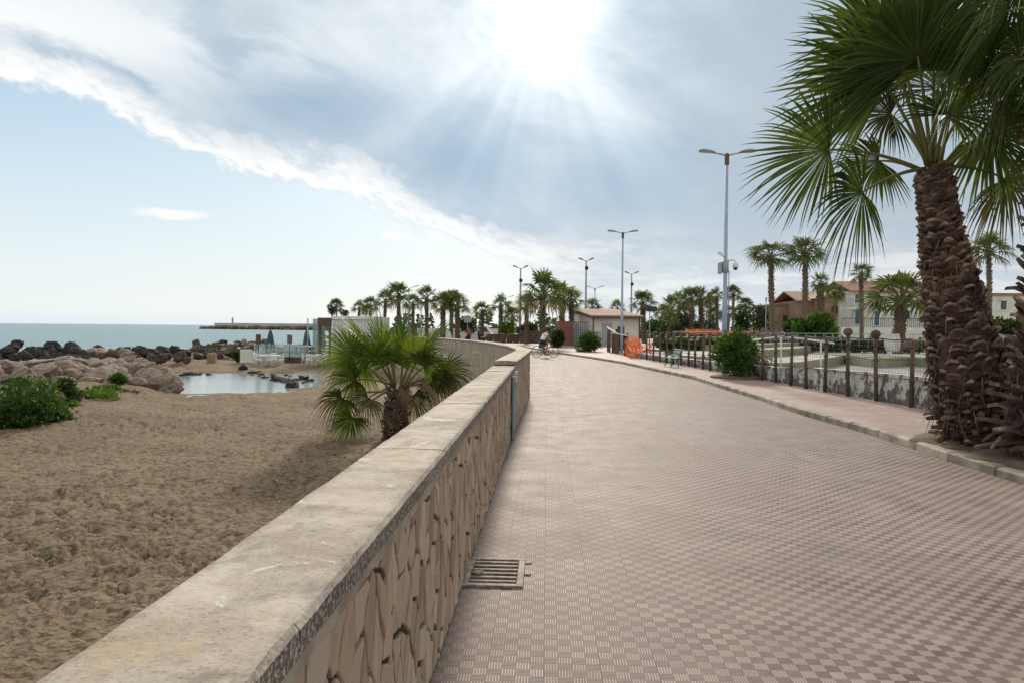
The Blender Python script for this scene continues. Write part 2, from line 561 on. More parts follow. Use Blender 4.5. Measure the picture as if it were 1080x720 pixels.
def glass_mat(name, c, alpha):
    m, k, b = base_mat(name)
    setin(k.t, b.inputs['Base Color'], (*c, 1))
    b.inputs['Roughness'].default_value = 0.05
    tr = k.new('ShaderNodeBsdfTransparent')
    tr.inputs[0].default_value = (*[min(1, v * .5 + 0.55) for v in c], 1)
    mx = k.new('ShaderNodeMixShader')
    mx.inputs[0].default_value = alpha
    k.t.links.new(tr.outputs[0], mx.inputs[1])
    k.t.links.new(b.outputs[0], mx.inputs[2])
    k.t.links.new(mx.outputs[0], k.t.nodes['Material Output'].inputs['Surface'])
    return m


def net_mat():
    """orange plastic barrier mesh: open holes between strands"""
    m, k, b = base_mat('orange_barrier_mesh')
    tc = k.new('ShaderNodeTexCoord')
    x, y, z = k.sep(tc.outputs['UV'])

    def strand(v):
        f = k.m('ABSOLUTE', k.sub(k.m('FRACT', v), 0.5))
        return k.m('GREATER_THAN', f, 0.31)
    a = k.m('MAXIMUM', strand(x), strand(y))
    n = k.noise(tc.outputs['Object'], 5, 3)
    setin(k.t, b.inputs['Base Color'], k.mix(k.ss(n, 0.3, 0.7), (0.85, 0.15, 0.02), (0.70, 0.20, 0.06)))
    b.inputs['Roughness'].default_value = 0.5
    setin(k.t, b.inputs['Alpha'], a)
    return m


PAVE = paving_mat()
SIDE = sidewalk_mat()
SAND = sand_mat()
SEA = sea_mat('sea_water', (0.11, 0.235, 0.25), 0.25, 0.35, 0.5, (1, 1.6, 1))
POOL = sea_mat('pool_water', (0.33, 0.36, 0.36), 0.10, 1.5, 0.02)
STONE = stone_mat()
COPE = coping_mat()
PEEL = peel_mat()
NET = net_mat()
MORTAR = mat('dark_mortar', (0.055, 0.040, 0.033), (0.03, 0.022, 0.018), 0.95, 14, bump=0.6)
BAND = mat('mortar_band', (0.42, 0.35, 0.28), (0.27, 0.215, 0.17), 0.9, 5, bump=0.6, bscale=40, bdist=0.008)
PLASTER = mat('beach_side_render', (0.40, 0.325, 0.25), (0.29, 0.235, 0.18), 0.9, 2.2, bump=0.5, bscale=14)
KERB = mat('kerb_stone', (0.50, 0.43, 0.34), (0.27, 0.225, 0.175), 0.85, 3.0, bump=0.7, bscale=25, island=0.18)
PLAZA = mat('plaza_ground', (0.36, 0.31, 0.28), (0.28, 0.245, 0.225), 0.9, 0.5)
FROND = leaf_mat('palm_leaf', (0.042, 0.068, 0.018), (0.080, 0.112, 0.030), 0.36, 1.5, 0.45, (1.25, 1.25, 0.5))
FROND_GREEN = leaf_mat('bright_palm_leaf', (0.062, 0.105, 0.020), (0.11, 0.155, 0.032), 0.45, 1.5, 0.45, (1.35, 1.35, 0.45))
FROND_OLD = leaf_mat('old_palm_leaf', (0.045, 0.058, 0.022), (0.085, 0.085, 0.035), 0.25, 1.5, 0.5, (1.2, 1.15, 0.6))
FROND_DEAD = leaf_mat('dead_palm_leaf', (0.21, 0.15, 0.095), (0.30, 0.225, 0.15), 0.2, 3, 0.8, (1, 1, 0.8))
FROND_FAR = leaf_mat('far_palm_leaf', (0.068, 0.092, 0.030), (0.125, 0.150, 0.055), 0.36, 1.0, 0.5, (1.25, 1.25, 0.6))
BOOT_TIP = mat('palm_leaf_base_tip', (0.30, 0.205, 0.15), (0.13, 0.08, 0.058), 0.92, 8, bump=0.8, bscale=30, island=0.5)
PETIOLE = mat('palm_petiole', (0.12, 0.15, 0.045), (0.17, 0.14, 0.06), 0.75, 2, spec=0.12)
BOOT = mat('palm_leaf_base', (0.058, 0.034, 0.026), (0.145, 0.092, 0.068), 0.92, 5, bump=1.0, bscale=22, island=0.65)
BARKCORE = mat('palm_bark', (0.075, 0.048, 0.036), (0.12, 0.08, 0.06), 0.95, 8, bump=0.9, bscale=25)
TRUNK_FAR = mat('far_palm_trunk', (0.115, 0.078, 0.058), (0.19, 0.14, 0.105), 0.95, 6, bump=0.8, bscale=9, stretch=(1, 1, 3))
BUSH = leaf_mat('shrub_leaf', (0.032, 0.075, 0.018), (0.075, 0.135, 0.03), 0.3, 3)
BUSH_Y = leaf_mat('yellow_green_leaf', (0.09, 0.15, 0.025), (0.15, 0.20, 0.04), 0.3, 3)
BUSH_D = leaf_mat('dark_shrub_leaf', (0.03, 0.052, 0.02), (0.06, 0.085, 0.03), 0.25, 2)
BUSH_P = leaf_mat('reddish_leaf', (0.17, 0.075, 0.075), (0.11, 0.07, 0.05), 0.3, 5)
TWIG = mat('twig', (0.14, 0.10, 0.07), None, 0.9)
ROCK_L = mat('pale_boulder', (0.58, 0.46, 0.375), (0.36, 0.265, 0.21), 0.92, 2.6, 9, bump=1.0, bscale=4, bdist=0.35, lo=0.38, hi=0.62)
ROCK_D = mat('dark_boulder', (0.035, 0.030, 0.030), (0.085, 0.070, 0.063), 0.85, 2.0, 8, bump=1.0, bscale=5, bdist=0.3)
ROCK_B = mat('brown_boulder', (0.22, 0.165, 0.125), (0.11, 0.085, 0.068), 0.9, 2.0, 8, bump=1.0, bscale=5, bdist=0.3)
HAIRS = mat('palm_fibre', (0.20, 0.135, 0.09), (0.10, 0.065, 0.045), 0.95, 6, island=0.5)
POLE = mat('blue_grey_pole_paint', (0.27, 0.34, 0.46), (0.33, 0.40, 0.50), 0.45, 3)
POLE_G = mat('grey_pole_paint', (0.24, 0.27, 0.31), (0.30, 0.33, 0.37), 0.5, 3)
LAMPH = mat('lamp_housing', (0.30, 0.29, 0.28), (0.20, 0.19, 0.18), 0.45, 4)
LAMPG = mat('lamp_lens', (0.55, 0.53, 0.50), (0.45, 0.43, 0.42), 0.25, 4)
RUST = mat('rusty_post', (0.150, 0.100, 0.075), (0.075, 0.052, 0.042), 0.9, 6, bump=0.4)
WIRE = mat('wire', (0.14, 0.12, 0.10), None, 0.6)
OLIVE = mat('olive_paint', (0.235, 0.245, 0.155), (0.30, 0.30, 0.20), 0.85, 1.4)
PALE = mat('pale_concrete', (0.50, 0.46, 0.405), (0.42, 0.385, 0.34), 0.9, 0.7)
WHITE = mat('white_paint', (0.76, 0.77, 0.77), (0.64, 0.65, 0.66), 0.55, 2)
WHITEW = mat('white_wall', (0.70, 0.68, 0.63), (0.56, 0.54, 0.49), 0.8, 0.8)
TANW = mat('tan_wall', (0.34, 0.235, 0.15), (0.27, 0.185, 0.12), 0.9, 0.6)
TANW2 = mat('brown_wall', (0.34, 0.225, 0.145), (0.27, 0.18, 0.118), 0.9, 0.6)
TILE = mat('roof_tile', (0.36, 0.17, 0.11), (0.26, 0.125, 0.085), 0.85, 5, bump=0.7, bscale=12)
TILE_P = mat('pale_roof_tile', (0.42, 0.26, 0.19), (0.33, 0.20, 0.15), 0.85, 3, bump=0.6, bscale=8)
DARKW = mat('dark_window', (0.035, 0.042, 0.052), (0.05, 0.06, 0.07), 0.15, 1)
BLUED = mat('blue_door', (0.045, 0.12, 0.20), (0.06, 0.14, 0.22), 0.4, 2)
BROWN = mat('brown_timber', (0.125, 0.075, 0.055), (0.085, 0.052, 0.040), 0.7, 3, stretch=(1, 1, 0.2))
REDP = mat('red_brown_panel', (0.24, 0.095, 0.075), (0.19, 0.08, 0.065), 0.7, 2)
GREYP = mat('grey_panel', (0.40, 0.42, 0.44), (0.30, 0.32, 0.34), 0.5, 2)
BLACKP = mat('black_plastic', (0.022, 0.022, 0.024), (0.035, 0.035, 0.036), 0.45, 3)
RUBBER = mat('tyre_rubber', (0.02, 0.02, 0.021), None, 0.8)
STEEL = mat('worn_steel', (0.33, 0.28, 0.235), (0.17, 0.135, 0.11), 0.7, 14, metal=0.1, bump=0.3)
PIT_SHADE = mat('drain_pit_shade', (0.02, 0.017, 0.015), (0.035, 0.028, 0.022), 0.95, 9)
GREENB = mat('green_bench_paint', (0.055, 0.14, 0.115), (0.08, 0.17, 0.14), 0.5, 3)
NAVY = mat('navy_canvas', (0.05, 0.085, 0.115), (0.07, 0.11, 0.14), 0.85, 3)
BEIGE = mat('beige_canvas', (0.50, 0.40, 0.29), (0.42, 0.33, 0.24), 0.85, 3)
CREAM = mat('cream_canvas', (0.66, 0.63, 0.57), None, 0.85, 3)
TANBOX = mat('tan_crate_wood', (0.36, 0.25, 0.15), (0.28, 0.19, 0.11), 0.85, 4)
JETTY = mat('jetty_concrete', (0.52, 0.48, 0.44), (0.42, 0.39, 0.36), 0.9, 0.05)
GLASS = glass_mat('windbreak_glass', (0.48, 0.60, 0.62), 0.28)
SKIN = mat('skin', (0.38, 0.21, 0.145), None, 0.55)
HAIR = mat('dark_hair', (0.022, 0.016, 0.013), None, 0.7)
SHIRT = mat('white_shirt', (0.84, 0.85, 0.88), (0.80, 0.81, 0.85), 0.9, 5)
SHORTS = mat('navy_shorts', (0.022, 0.028, 0.05), None, 0.9)
REDC = mat('red_cloth', (0.42, 0.05, 0.035), None, 0.85)
BLUEP = mat('faded_blue_paint', (0.13, 0.24, 0.33), (0.20, 0.28, 0.33), 0.7, 6)
TERRA = mat('terracotta', (0.36, 0.19, 0.125), (0.28, 0.15, 0.10), 0.85, 5)
EARTH = mat('planting_earth', (0.14, 0.10, 0.07), (0.20, 0.145, 0.10), 0.95, 6, bump=0.8)
VEHW = mat('vehicle_white', (0.70, 0.71, 0.72), None, 0.6, 1)

# ------------------------------------------------------------------ mesh helpers
class MB:
    """collects shapes; build() links them as ONE mesh object"""
    def __init__(s):
        s.v, s.f, s.mi, s.sm, s.uv = [], [], [], [], []

    def face(s, idx, m=0, smooth=False):
        s.f.append(tuple(idx)); s.mi.append(m); s.sm.append(smooth)

    def poly(s, pts, m=0, smooth=False):
        n = len(s.v)
        s.v += [tuple(p) for p in pts]
        s.face(range(n, n + len(pts)), m, smooth)

    def box(s, c, d, rz=0.0, m=0, bev=0.0, rx=0.0, ry=0.0):
        c = Vector(c)
        hx, hy, hz = d[0] / 2, d[1] / 2, d[2] / 2
        M = (Matrix.Rotation(rz, 3, 'Z') @ Matrix.Rotation(ry, 3, 'Y') @ Matrix.Rotation(rx, 3, 'X'))
        b = min(bev, hx * .9, hy * .9, hz * .9)
        n = len(s.v)
        if b <= 0:
            for sx, sy, sz in ((-1, -1, -1), (1, -1, -1), (1, 1, -1), (-1, 1, -1), (-1, -1, 1), (1, -1, 1), (1, 1, 1), (-1, 1, 1)):
                s.v.append(tuple(c + M @ Vector((sx * hx, sy * hy, sz * hz))))
            for q in ((0, 3, 2, 1), (4, 5, 6, 7), (0, 1, 5, 4), (1, 2, 6, 5), (2, 3, 7, 6), (3, 0, 4, 7)):
                s.face([n + i for i in q], m)
            return
        rings = []
        for z, e in ((-hz, b), (-hz + b, 0), (hz - b, 0), (hz, b)):
            ring = []
            x, y = hx - e, hy - e
            for p in ((-x + b, -y), (x - b, -y), (x, -y + b), (x, y - b), (x - b, y), (-x + b, y), (-x, y - b), (-x, -y + b)):
                ring.append(len(s.v))
                s.v.append(tuple(c + M @ Vector((p[0], p[1], z))))
            rings.append(ring)
        s.face(rings[0][::-1], m); s.face(rings[-1], m)
        for a, bb in zip(rings, rings[1:]):
            for i in range(8):
                j = (i + 1) % 8
                s.face((a[i], a[j], bb[j], bb[i]), m)

    def tube(s, pts, rad, n=8, m=0, cap=True, smooth=True):
        pts = [Vector(p) for p in pts]
        if not hasattr(rad, '__len__'):
            rad = [rad] * len(pts)
        rings = []
        up = None
        for i, p in enumerate(pts):
            t = (pts[min(i + 1, len(pts) - 1)] - pts[max(i - 1, 0)])
            if t.length < 1e-9:
                t = Vector((0, 0, 1))
            t.normalize()
            if up is None:
                up = Vector((0, 0, 1)) if abs(t.z) < .9 else Vector((1, 0, 0))
            a = t.cross(up)
            if a.length < 1e-6:
                a = t.cross(Vector((0, 1, 0)))
            a.normalize()
            b = a.cross(t).normalized()
            up = b
            ring = []
            for j in range(n):
                g = 2 * math.pi * j / n
                ring.append(len(s.v))
                s.v.append(tuple(p + (a * math.cos(g) + b * math.sin(g)) * rad[i]))
            rings.append(ring)
        for a, b in zip(rings, rings[1:]):
            for j in range(n):
                q = (j + 1) % n
                s.face((a[j], a[q], b[q], b[j]), m, smooth)
        if cap:
            s.face(rings[0][::-1], m); s.face(rings[-1], m)

    def lathe(s, c, prof, n=16, m=0, smooth=True):
        c = Vector(c)
        rings = []
        for r, z in prof:
            rings.append([len(s.v) + j for j in range(n)])
            for j in range(n):
                g = 2 * math.pi * j / n
                s.v.append((c.x + r * math.cos(g), c.y + r * math.sin(g), c.z + z))
        for a, b in zip(rings, rings[1:]):
            for j in range(n):
                q = (j + 1) % n
                s.face((a[j], a[q], b[q], b[j]), m, smooth)
        s.face(rings[0][::-1], m); s.face(rings[-1], m)

    def prism(s, pts, z0, z1, m=0, top_m=None):
        """vertical prism on a 2-D outline (counter-clockwise)"""
        a = sum(p[0] * q[1] - q[0] * p[1] for p, q in zip(pts, list(pts[1:]) + [pts[0]]))
        if a < 0:
            pts = list(pts)[::-1]
        n = len(s.v); k = len(pts)
        s.v += [(p[0], p[1], z0) for p in pts] + [(p[0], p[1], z1) for p in pts]
        s.face([n + i for i in range(k)][::-1], m)
        s.face([n + k + i for i in range(k)], m if top_m is None else top_m)
        for i in range(k):
            j = (i + 1) % k
            s.face((n + i, n + j, n + k + j, n + k + i), m)

    def ext(s, pts3, d, m=0):
        """planar outline pushed along a vector"""
        d = Vector(d)
        n = len(s.v); k = len(pts3)
        s.v += [tuple(p) for p in pts3] + [tuple(Vector(p) + d) for p in pts3]
        s.face([n + i for i in range(k)], m)
        s.face([n + k + i for i in range(k)][::-1], m)
        for i in range(k):
            j = (i + 1) % k
            s.face((n + j, n + i, n + k + i, n + k + j), m)

    def build(s, name, mats, parent=None, origin=(0, 0, 0)):
        me = bpy.data.meshes.new(name)
        o = Vector(origin)
        vv = np.array(s.v, dtype=np.float64).reshape(-1, 3) - np.array(o)
        me.from_pydata(vv.tolist(), [], s.f)
        if not isinstance(mats, (list, tuple)):
            mats = [mats]
        for m in mats:
            me.materials.append(m)
        me.polygons.foreach_set('material_index', s.mi)
        me.polygons.foreach_set('use_smooth', s.sm)
        me.update()
        ob = bpy.data.objects.new(name, me)
        COL.objects.link(ob)
        if parent is not None:
            ob.parent = parent
        else:
            ob.location = o
        return ob


def tag(o, label=None, cat=None, group=None, kind=None):
    if label: o['label'] = label
    if cat: o['category'] = cat
    if group: o['group'] = group
    if kind: o['kind'] = kind
    return o


def thing(name, label, cat, loc=(0, 0, 0), rz=0.0, group=None, sc=None):
    o = bpy.data.objects.new(name, None)
    o.empty_display_size = 0.2
    COL.objects.link(o)
    o.location = loc
    o.rotation_euler = (0, 0, rz)
    if sc is not None:
        o.scale = sc if hasattr(sc, '__len__') else (sc, sc, sc)
    return tag(o, label, cat, group)


def dup(root, loc, rz=0.0, label=None, group=None, sc=None, rot=None):
    def rec(o, parent):
        c = o.copy()
        COL.objects.link(c)
        c.parent = parent
        for ch in [q for q in bpy.data.objects if q.parent == o]:
            rec(ch, c)
        return c
    r = rec(root, None)
    r.location = loc
    r.rotation_euler = rot if rot else (0, 0, rz)
    if sc is not None:
        r.scale = sc if hasattr(sc, '__len__') else (sc, sc, sc)
    if label: r['label'] = label
    if group: r['group'] = group
    return r


def struct(o):
    o['kind'] = 'structure'
    return o


# value noise on numpy arrays
_perm = rng.random((256, 256))


def vnoise(x, y):
    xi = np.floor(x).astype(int); yi = np.floor(y).astype(int)
    fx = x - xi; fy = y - yi
    fx = fx * fx * (3 - 2 * fx); fy = fy * fy * (3 - 2 * fy)
    a = _perm[xi % 256, yi % 256]; b = _perm[(xi + 1) % 256, yi % 256]
    c = _perm[xi % 256, (yi + 1) % 256]; d = _perm[(xi + 1) % 256, (yi + 1) % 256]
    return (a * (1 - fx) + b * fx) * (1 - fy) + (c * (1 - fx) + d * fx) * fy


def sstep(x, a, b):
    t = np.clip((x - a) / (b - a), 0, 1)
    return t * t * (3 - 2 * t)


# ------------------------------------------------------------------ ground
WALL_H, WALL_H2 = 1.14, 1.225
LINE_A = [(-0.545, -3.0), (-0.54, 12.6)]
LINE_B = [(-0.515, 12.6), (-0.41, 19.0), (-0.47, 20.2), (-0.92, 23.6), (-1.75, 27.4), (-3.0, 32.2), (-5.4, 38.2), (-9.2, 44.6), (-13.6, 51.0)]
KERB_PX = [(1175, 527), (1080, 500), (1009.6, 480), (943, 458), (904, 447), (840.7, 430), (798.5, 416), (752.8, 403), (732, 396.5), (685, 387), (656, 381), (624, 376), (588, 371), (560, 366.2), (543, 363.8)]
KERB_L = [at(x, y, 0.12).xy for x, y in KERB_PX]
_d = (KERB_L[0] - KERB_L[1]).normalized()
KERB_L = [KERB_L[0] + _d * 8] + KERB_L + [Vector((-9, 82)), Vector((-17.5, 86))]
FENCE_PX = [(1120, 462), (1040, 446), (960, 429), (924, 422.5), (894, 417.5), (850, 409.4), (818, 403), (784, 397), (749, 390.5), (726, 386), (690, 380.5), (664, 376)]
FENCE_L = [at(x, y, 0.12).xy for x, y in FENCE_PX]


def terrain(X, Y):
    h = np.full_like(X, -0.84)
    # towards the tide pool and water
    h -= 0.20 * sstep(Y, 22, 36)
    h += 0.10 * sstep(Y, 47, 54)
    q = np.sqrt(((X + 18.6) / 9.0) ** 2 + ((Y - 36.8) / 9.4) ** 2) + (vnoise(X * .35, Y * .35) - .5) * .5
    h -= 0.42 * (1 - sstep(q, 0.62, 1.06))
    # rocky shelf between pool and bar: lumps just at the water
    h += 0.16 * sstep(vnoise(X * 1.1 + 9, Y * 0.9), .55, .8) * sstep(Y, 41, 44) * (1 - sstep(Y, 50, 53))
    # higher back beach under the pale boulders
    h += 0.45 * sstep(-X, 14.5, 19) * (1 - sstep(Y, 30, 36)) * sstep(Y, 15, 22)
    # the sea side
    sea = np.maximum(sstep(Y, 70, 84), sstep(-X - 0.25 * Y, 24, 34) * sstep(Y, 34, 50))
    h -= 1.9 * sea
    h += (vnoise(X * .45, Y * .45) - .5) * .14
    return h


def make_beach():
    na, nr = 620, 430
    ang = np.linspace(R(-80), R(1.5), na)
    rad = 1.2 * (170 / 1.2) ** (np.linspace(0, 1, nr) ** 0.92)
    A, Rr = np.meshgrid(ang, rad)
    X = np.sin(A) * Rr; Y = np.cos(A) * Rr
    Z = terrain(X, Y)
    dry = sstep(Z, -1.2, -1.0)
    near = 1 - sstep(Rr, 25, 60)
    wx = X + .25 * vnoise(X * 2.3 + 31, Y * 2.3); wy = Y + .25 * vnoise(X * 2.3, Y * 2.3 + 17)
    fp = vnoise(wx * 3.4 + 5, wy * 4.2) * .5 + vnoise(wx * 8.1, wy * 9.6 + 3) * .5
    fq = vnoise(wx * 5.3 + 90, wy * 8.0 + 40) * .55 + vnoise(wx * 13, wy * 19) * .45
    patch = .35 + .9 * vnoise(X * .55 + 60, Y * .55)
    Z = Z + dry * near * (-.075 * patch * sstep(fp, .50, .76) - .048 * patch * sstep(fq, .50, .72) + .035 * vnoise(X * 2, Y * 2 + 50) + .020 * (vnoise(wx * 22, wy * 26) - .5) + .012 * (vnoise(wx * 45, wy * 60) - .5))
    v = np.stack([X.ravel(), Y.ravel(), Z.ravel()], 1)
    i = np.arange(nr * na).reshape(nr, na)
    q = np.stack([i[:-1, :-1], i[:-1, 1:], i[1:, 1:], i[1:, :-1]], -1).reshape(-1, 4)
    me = bpy.data.meshes.new('beach_sand')
    me.vertices.add(len(v)); me.vertices.foreach_set('co', v.ravel())
    me.loops.add(len(q) * 4); me.loops.foreach_set('vertex_index', q.ravel())
    me.polygons.add(len(q))
    me.polygons.foreach_set('loop_start', np.arange(0, len(q) * 4, 4))
    me.polygons.foreach_set('use_smooth', np.ones(len(q), dtype=bool))
    me.materials.append(SAND)
    me.update(); me.validate()
    o = bpy.data.objects.new('beach', me)
    COL.objects.link(o)
    return struct(o)


def surf(x, y):
    return float(terrain(np.array([float(x)]), np.array([float(y)]))[0])


make_beach()
b = MB(); b.poly([(-9000, 66, -1.25), (-60, 66, -1.25), (-14, 72, -1.25), (-14, 2000, -1.25), (3000, 14000, -1.25), (-9000, 14000, -1.25)])
b.poly([(-9000, -200, -1.25), (-33, -200, -1.25), (-33, 66, -1.25), (-60, 66, -1.25), (-9000, 66, -1.25)])
struct(b.build('sea', SEA))
b = MB(); b.poly([(-32.9, 24, -1.17), (-7, 24, -1.17), (-7, 50, -1.17), (-32.9, 50, -1.17)])
struct(b.build('tide_pool_water', POOL))


def shift(line, d):
    """polyline moved d to the left of its direction"""
    out = []
    L = [Vector(p) for p in line]
    for i, p in enumerate(L):
        t = (L[min(i + 1, len(L) - 1)] - L[max(i - 1, 0)]).normalized()
        out.append(p + Vector((-t.y, t.x)) * d)
    return out


WL = LINE_A[:1] + LINE_B          # path-side wall line
b = MB()
inner = shift([LINE_A[0], LINE_A[1]], 0.2) + shift(LINE_B, 0.2)
b.poly([(p[0], p[1], -0.008) for p in inner] + [(-16, 66, -.008), (-18, 86, -.008), (-18, 2000, -.008), (9000, 9000, -.008), (9000, -300, -.008), (-0.745, -300, -.008)])
struct(b.build('plaza_ground', PLAZA))
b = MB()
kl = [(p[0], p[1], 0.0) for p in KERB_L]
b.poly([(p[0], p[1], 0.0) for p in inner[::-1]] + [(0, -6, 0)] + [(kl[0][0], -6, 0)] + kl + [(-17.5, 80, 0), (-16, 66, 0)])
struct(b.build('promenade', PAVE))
b = MB()
kin = shift(KERB_L, -0.10)
b.poly([(p[0], p[1], 0.116) for p in kin] + [(-17.5, 170, .116), (150, 170, .116), (150, 66, .116), (8.0, 60, .116)] + [(p[0] + .1, p[1] + .05, .116) for p in FENCE_L[::-1]] + [(22, -5, .116)])
struct(b.build('sidewalk', SIDE))


def resample(line, step):
    L = [Vector(p) for p in line]
    out = [L[0]]
    for a, c in zip(L, L[1:]):
        n = max(1, int(round((c - a).length / step)))
        for i in range(1, n + 1):
            out.append(a.lerp(c, i / n))
    return out


def make_kerb():
    b = MB()
    L = resample(KERB_L, 0.25)
    i = 0
    while i < len(L) - 1:
        n = random.choice((3, 4, 4, 5))
        seg = L[i:i + n + 1]
        i += n
        if len(seg) < 2:
            break
        a, c = seg[0], seg[-1]
        t = (c - a)
        ln = t.length
        t.normalize()
        nrm = Vector((t.y, -t.x))
        mid = (a + c) / 2 + nrm * 0.06
        b.box((mid.x, mid.y, 0.048 + random.uniform(-.008, .006)), (ln - random.uniform(.012, .05), 0.135 + random.uniform(-.012, .012), 0.155),
              math.atan2(t.y, t.x) + random.uniform(-.012, .012), bev=random.uniform(.012, .028), rx=random.uniform(-.04, .04), ry=random.uniform(-.006, .006))
    return struct(b.build('kerb', KERB))


make_kerb()


# ------------------------------------------------------------------ parapet wall
def sweep(b, line, prof, m=0, step=0.2, jit=0.0, caps=True):
    """prof: (lateral to the left, z) outline swept along the line"""
    L = resample(line, step)
    rows = []
    for i, p in enumerate(L):
        t = (L[min(i + 1, len(L) - 1)] - L[max(i - 1, 0)]).normalized()
        n = Vector((-t.y, t.x))
        row = []
        for u, z in prof:
            ju, jz = (random.uniform(-jit, jit), random.uniform(-jit, jit)) if jit else (0, 0)
            q = p + n * (u + ju)
            row.append(len(b.v))
            b.v.append((q.x, q.y, z + jz))
        rows.append(row)
    k = len(prof)
    for a, c in zip(rows, rows[1:]):
        for j in range(k):
            q = (j + 1) % k
            b.face((a[j], c[j], c[q], a[q]), m)
    if caps:
        b.face(rows[0], m)
        b.face(rows[-1][::-1], m)


def sub_line(line, s0, s1):
    L = [Vector(p) for p in line]
    out = []
    s = 0
    for a, c in zip(L, L[1:]):
        ln = (c - a).length
        for q in (s0, s1):
            if s <= q < s + ln:
                out.append((q, a.lerp(c, (q - s) / ln)))
        if s0 < s < s1:
            out.append((s, a))
        s += ln
    if s1 >= s:
        out.append((s, L[-1]))
    out.sort(key=lambda r: r[0])
    return [p for _, p in out]


def line_len(line):
    L = [Vector(p) for p in line]
    return sum((c - a).length for a, c in zip(L, L[1:]))


def cladding(b, line, zmax, off):
    """irregular upright split stones, laid as a stretched cell pattern"""
    ln = line_len(line)
    kx = 1.5                                     # x is stretched before the cells are cut
    rr = np.random.default_rng(5 + int(ln))
    pts = []
    cell = 0.18
    nx, nz = int(ln * kx / cell), int(zmax / cell) + 1
    for i in range(-1, nx + 1):
        for j in range(-1, nz + 1):
            if rr.random() < .82:
                pts.append(((i + .5 + rr.uniform(-.62, .62)) * cell, (j + .5 + rr.uniform(-.75, .75) + (.5 if i % 2 else 0)) * cell))
    P = np.array(pts)
    for idx, (px, pz) in enumerate(pts):
        poly = [(max(0, px - .6), max(.0, pz - .6)), (min(ln * kx, px + .6), max(.0, pz - .6)), (min(ln * kx, px + .6), min(zmax, pz + .6)), (max(0, px - .6), min(zmax, pz + .6))]
        if poly[1][0] - poly[0][0] < .02 or poly[2][1] - poly[1][1] < .02:
            continue
        d = np.hypot(P[:, 0] - px, P[:, 1] - pz)
        for k in np.argsort(d)[1:22]:
            qx, qz = pts[k]
            mx, mz, nx_, nz_ = (px + qx) / 2, (pz + qz) / 2, qx - px, qz - pz
            new = []
            for a, c in zip(poly, poly[1:] + poly[:1]):
                da = (a[0] - mx) * nx_ + (a[1] - mz) * nz_
                dc = (c[0] - mx) * nx_ + (c[1] - mz) * nz_
                if da <= 0:
                    new.append(a)
                if (da < 0 < dc) or (dc < 0 < da):
                    t = da / (da - dc)
                    new.append((a[0] + (c[0] - a[0]) * t, a[1] + (c[1] - a[1]) * t))
            poly = new
            if len(poly) < 3:
                break
        if len(poly) < 3:
            continue
        poly = [(x / kx + (z - .5) * .10, z) for x, z in poly]
        cx = sum(p[0] for p in poly) / len(poly); cz = sum(p[1] for p in poly) / len(poly)
        # roughen the outline
        pp = []
        for a, c in zip(poly, poly[1:] + poly[:1]):
            pp.append(a)
            e = math.hypot(c[0] - a[0], c[1] - a[1])
            nseg = int(e / .07)
            for q in range(1, nseg + 1):
                t = q / (nseg + 1)
                pp.append((a[0] + (c[0] - a[0]) * t + rr.uniform(-.006, .006), a[1] + (c[1] - a[1]) * t + rr.uniform(-.006, .006)))
        gap = rr.uniform(.006, .019)
        dep = rr.uniform(0.003, 0.014)
        tx, tz = rr.uniform(-.05, .05), rr.uniform(-.03, .03)
        rings = []
        for shr, dd in ((gap, -.010), (gap, dep * .55), (gap + .0045, dep)):
            ring = []
            for x, z in pp:
                vx, vz = cx - x, cz - z
                l = math.hypot(vx, vz) + 1e-6
                f = min(.6, shr / l * 1.15)
                x2, z2 = x + vx * f, z + vz * f
                q = along(line, x2)
                o = dd + (tx * (x2 - cx) + tz * (z2 - cz) + rr.uniform(-.0015, .0015) if dd > 0 else 0)
                ring.append(len(b.v))
                b.v.append((q[0].x + q[1].x * (-off + o), q[0].y + q[1].y * (-off + o), z2 + .005))
            rings.append(ring)
        n = len(pp)
        for r0, r1 in zip(rings, rings[1:]):
            for i in range(n):
                j = (i + 1) % n
                b.face((r0[i], r0[j], r1[j], r1[i]))
        b.face(rings[-1])


def along(line, s):
    """point and outward (path-side) normal at length s"""
    L = [Vector(p) for p in line]
    for i, (a, c) in enumerate(zip(L, L[1:])):
        ln = (c - a).length
        if s <= ln or i == len(L) - 2:
            t = (c - a).normalized()
            return a + t * s, Vector((t.y, -t.x))
        s -= ln


def wall_run(label, line, H, clad_len, piece, off0=0.0):
    w = thing('parapet_wall', label, 'wall')
    b = MB()
    sweep(b, line, [(.043, -1.6), (.043, H - .06), (.375, H - .06), (.375, -1.6)], step=1.0)
    b.build('wall_body', [MORTAR if clad_len else PLASTER], w)
    b = MB()
    sweep(b, line, [(.376, -1.6), (.376, H - .085), (.392, H - .085), (.40, -1.6)], step=.6, jit=.004)
    b.build('beach_side_render', PLASTER, w)
    b = MB()
    sweep(b, line, [(.026, H - .15), (.022, H - .073), (.2, H - .073), (.2, H - .15)], step=.15, jit=.003)
    b.build('mortar_band', BAND, w)
    if clad_len:
        b = MB()
        cl = sub_line(line, 0, clad_len)
        cladding(b, cl, H - .14, 0.036)
        b.build('stone_cladding', STONE, w)
    ln = line_len(line)
    s = 0.0
    b = MB()
    while s < ln - .05:
        e = min(ln, s + piece * random.uniform(.96, 1.04))
        if ln - e < .6:
            e = ln
        sl_ = sub_line(line, s + .002, e - .003)
        dz = random.uniform(-.003, .003)
        prof = [(0.0, H - .074), (0.0, H - .014), (.013, H), (.20, H + .004), (.388, H), (.403, H - .014), (.403, H - .085), (.385, H - .09), (.09, H - .076)]
        sweep(b, sl_, [(u, z + dz) for u, z in prof], step=.12, jit=.0022)
        s = e
    b.build('coping', COPE, w)
    return w


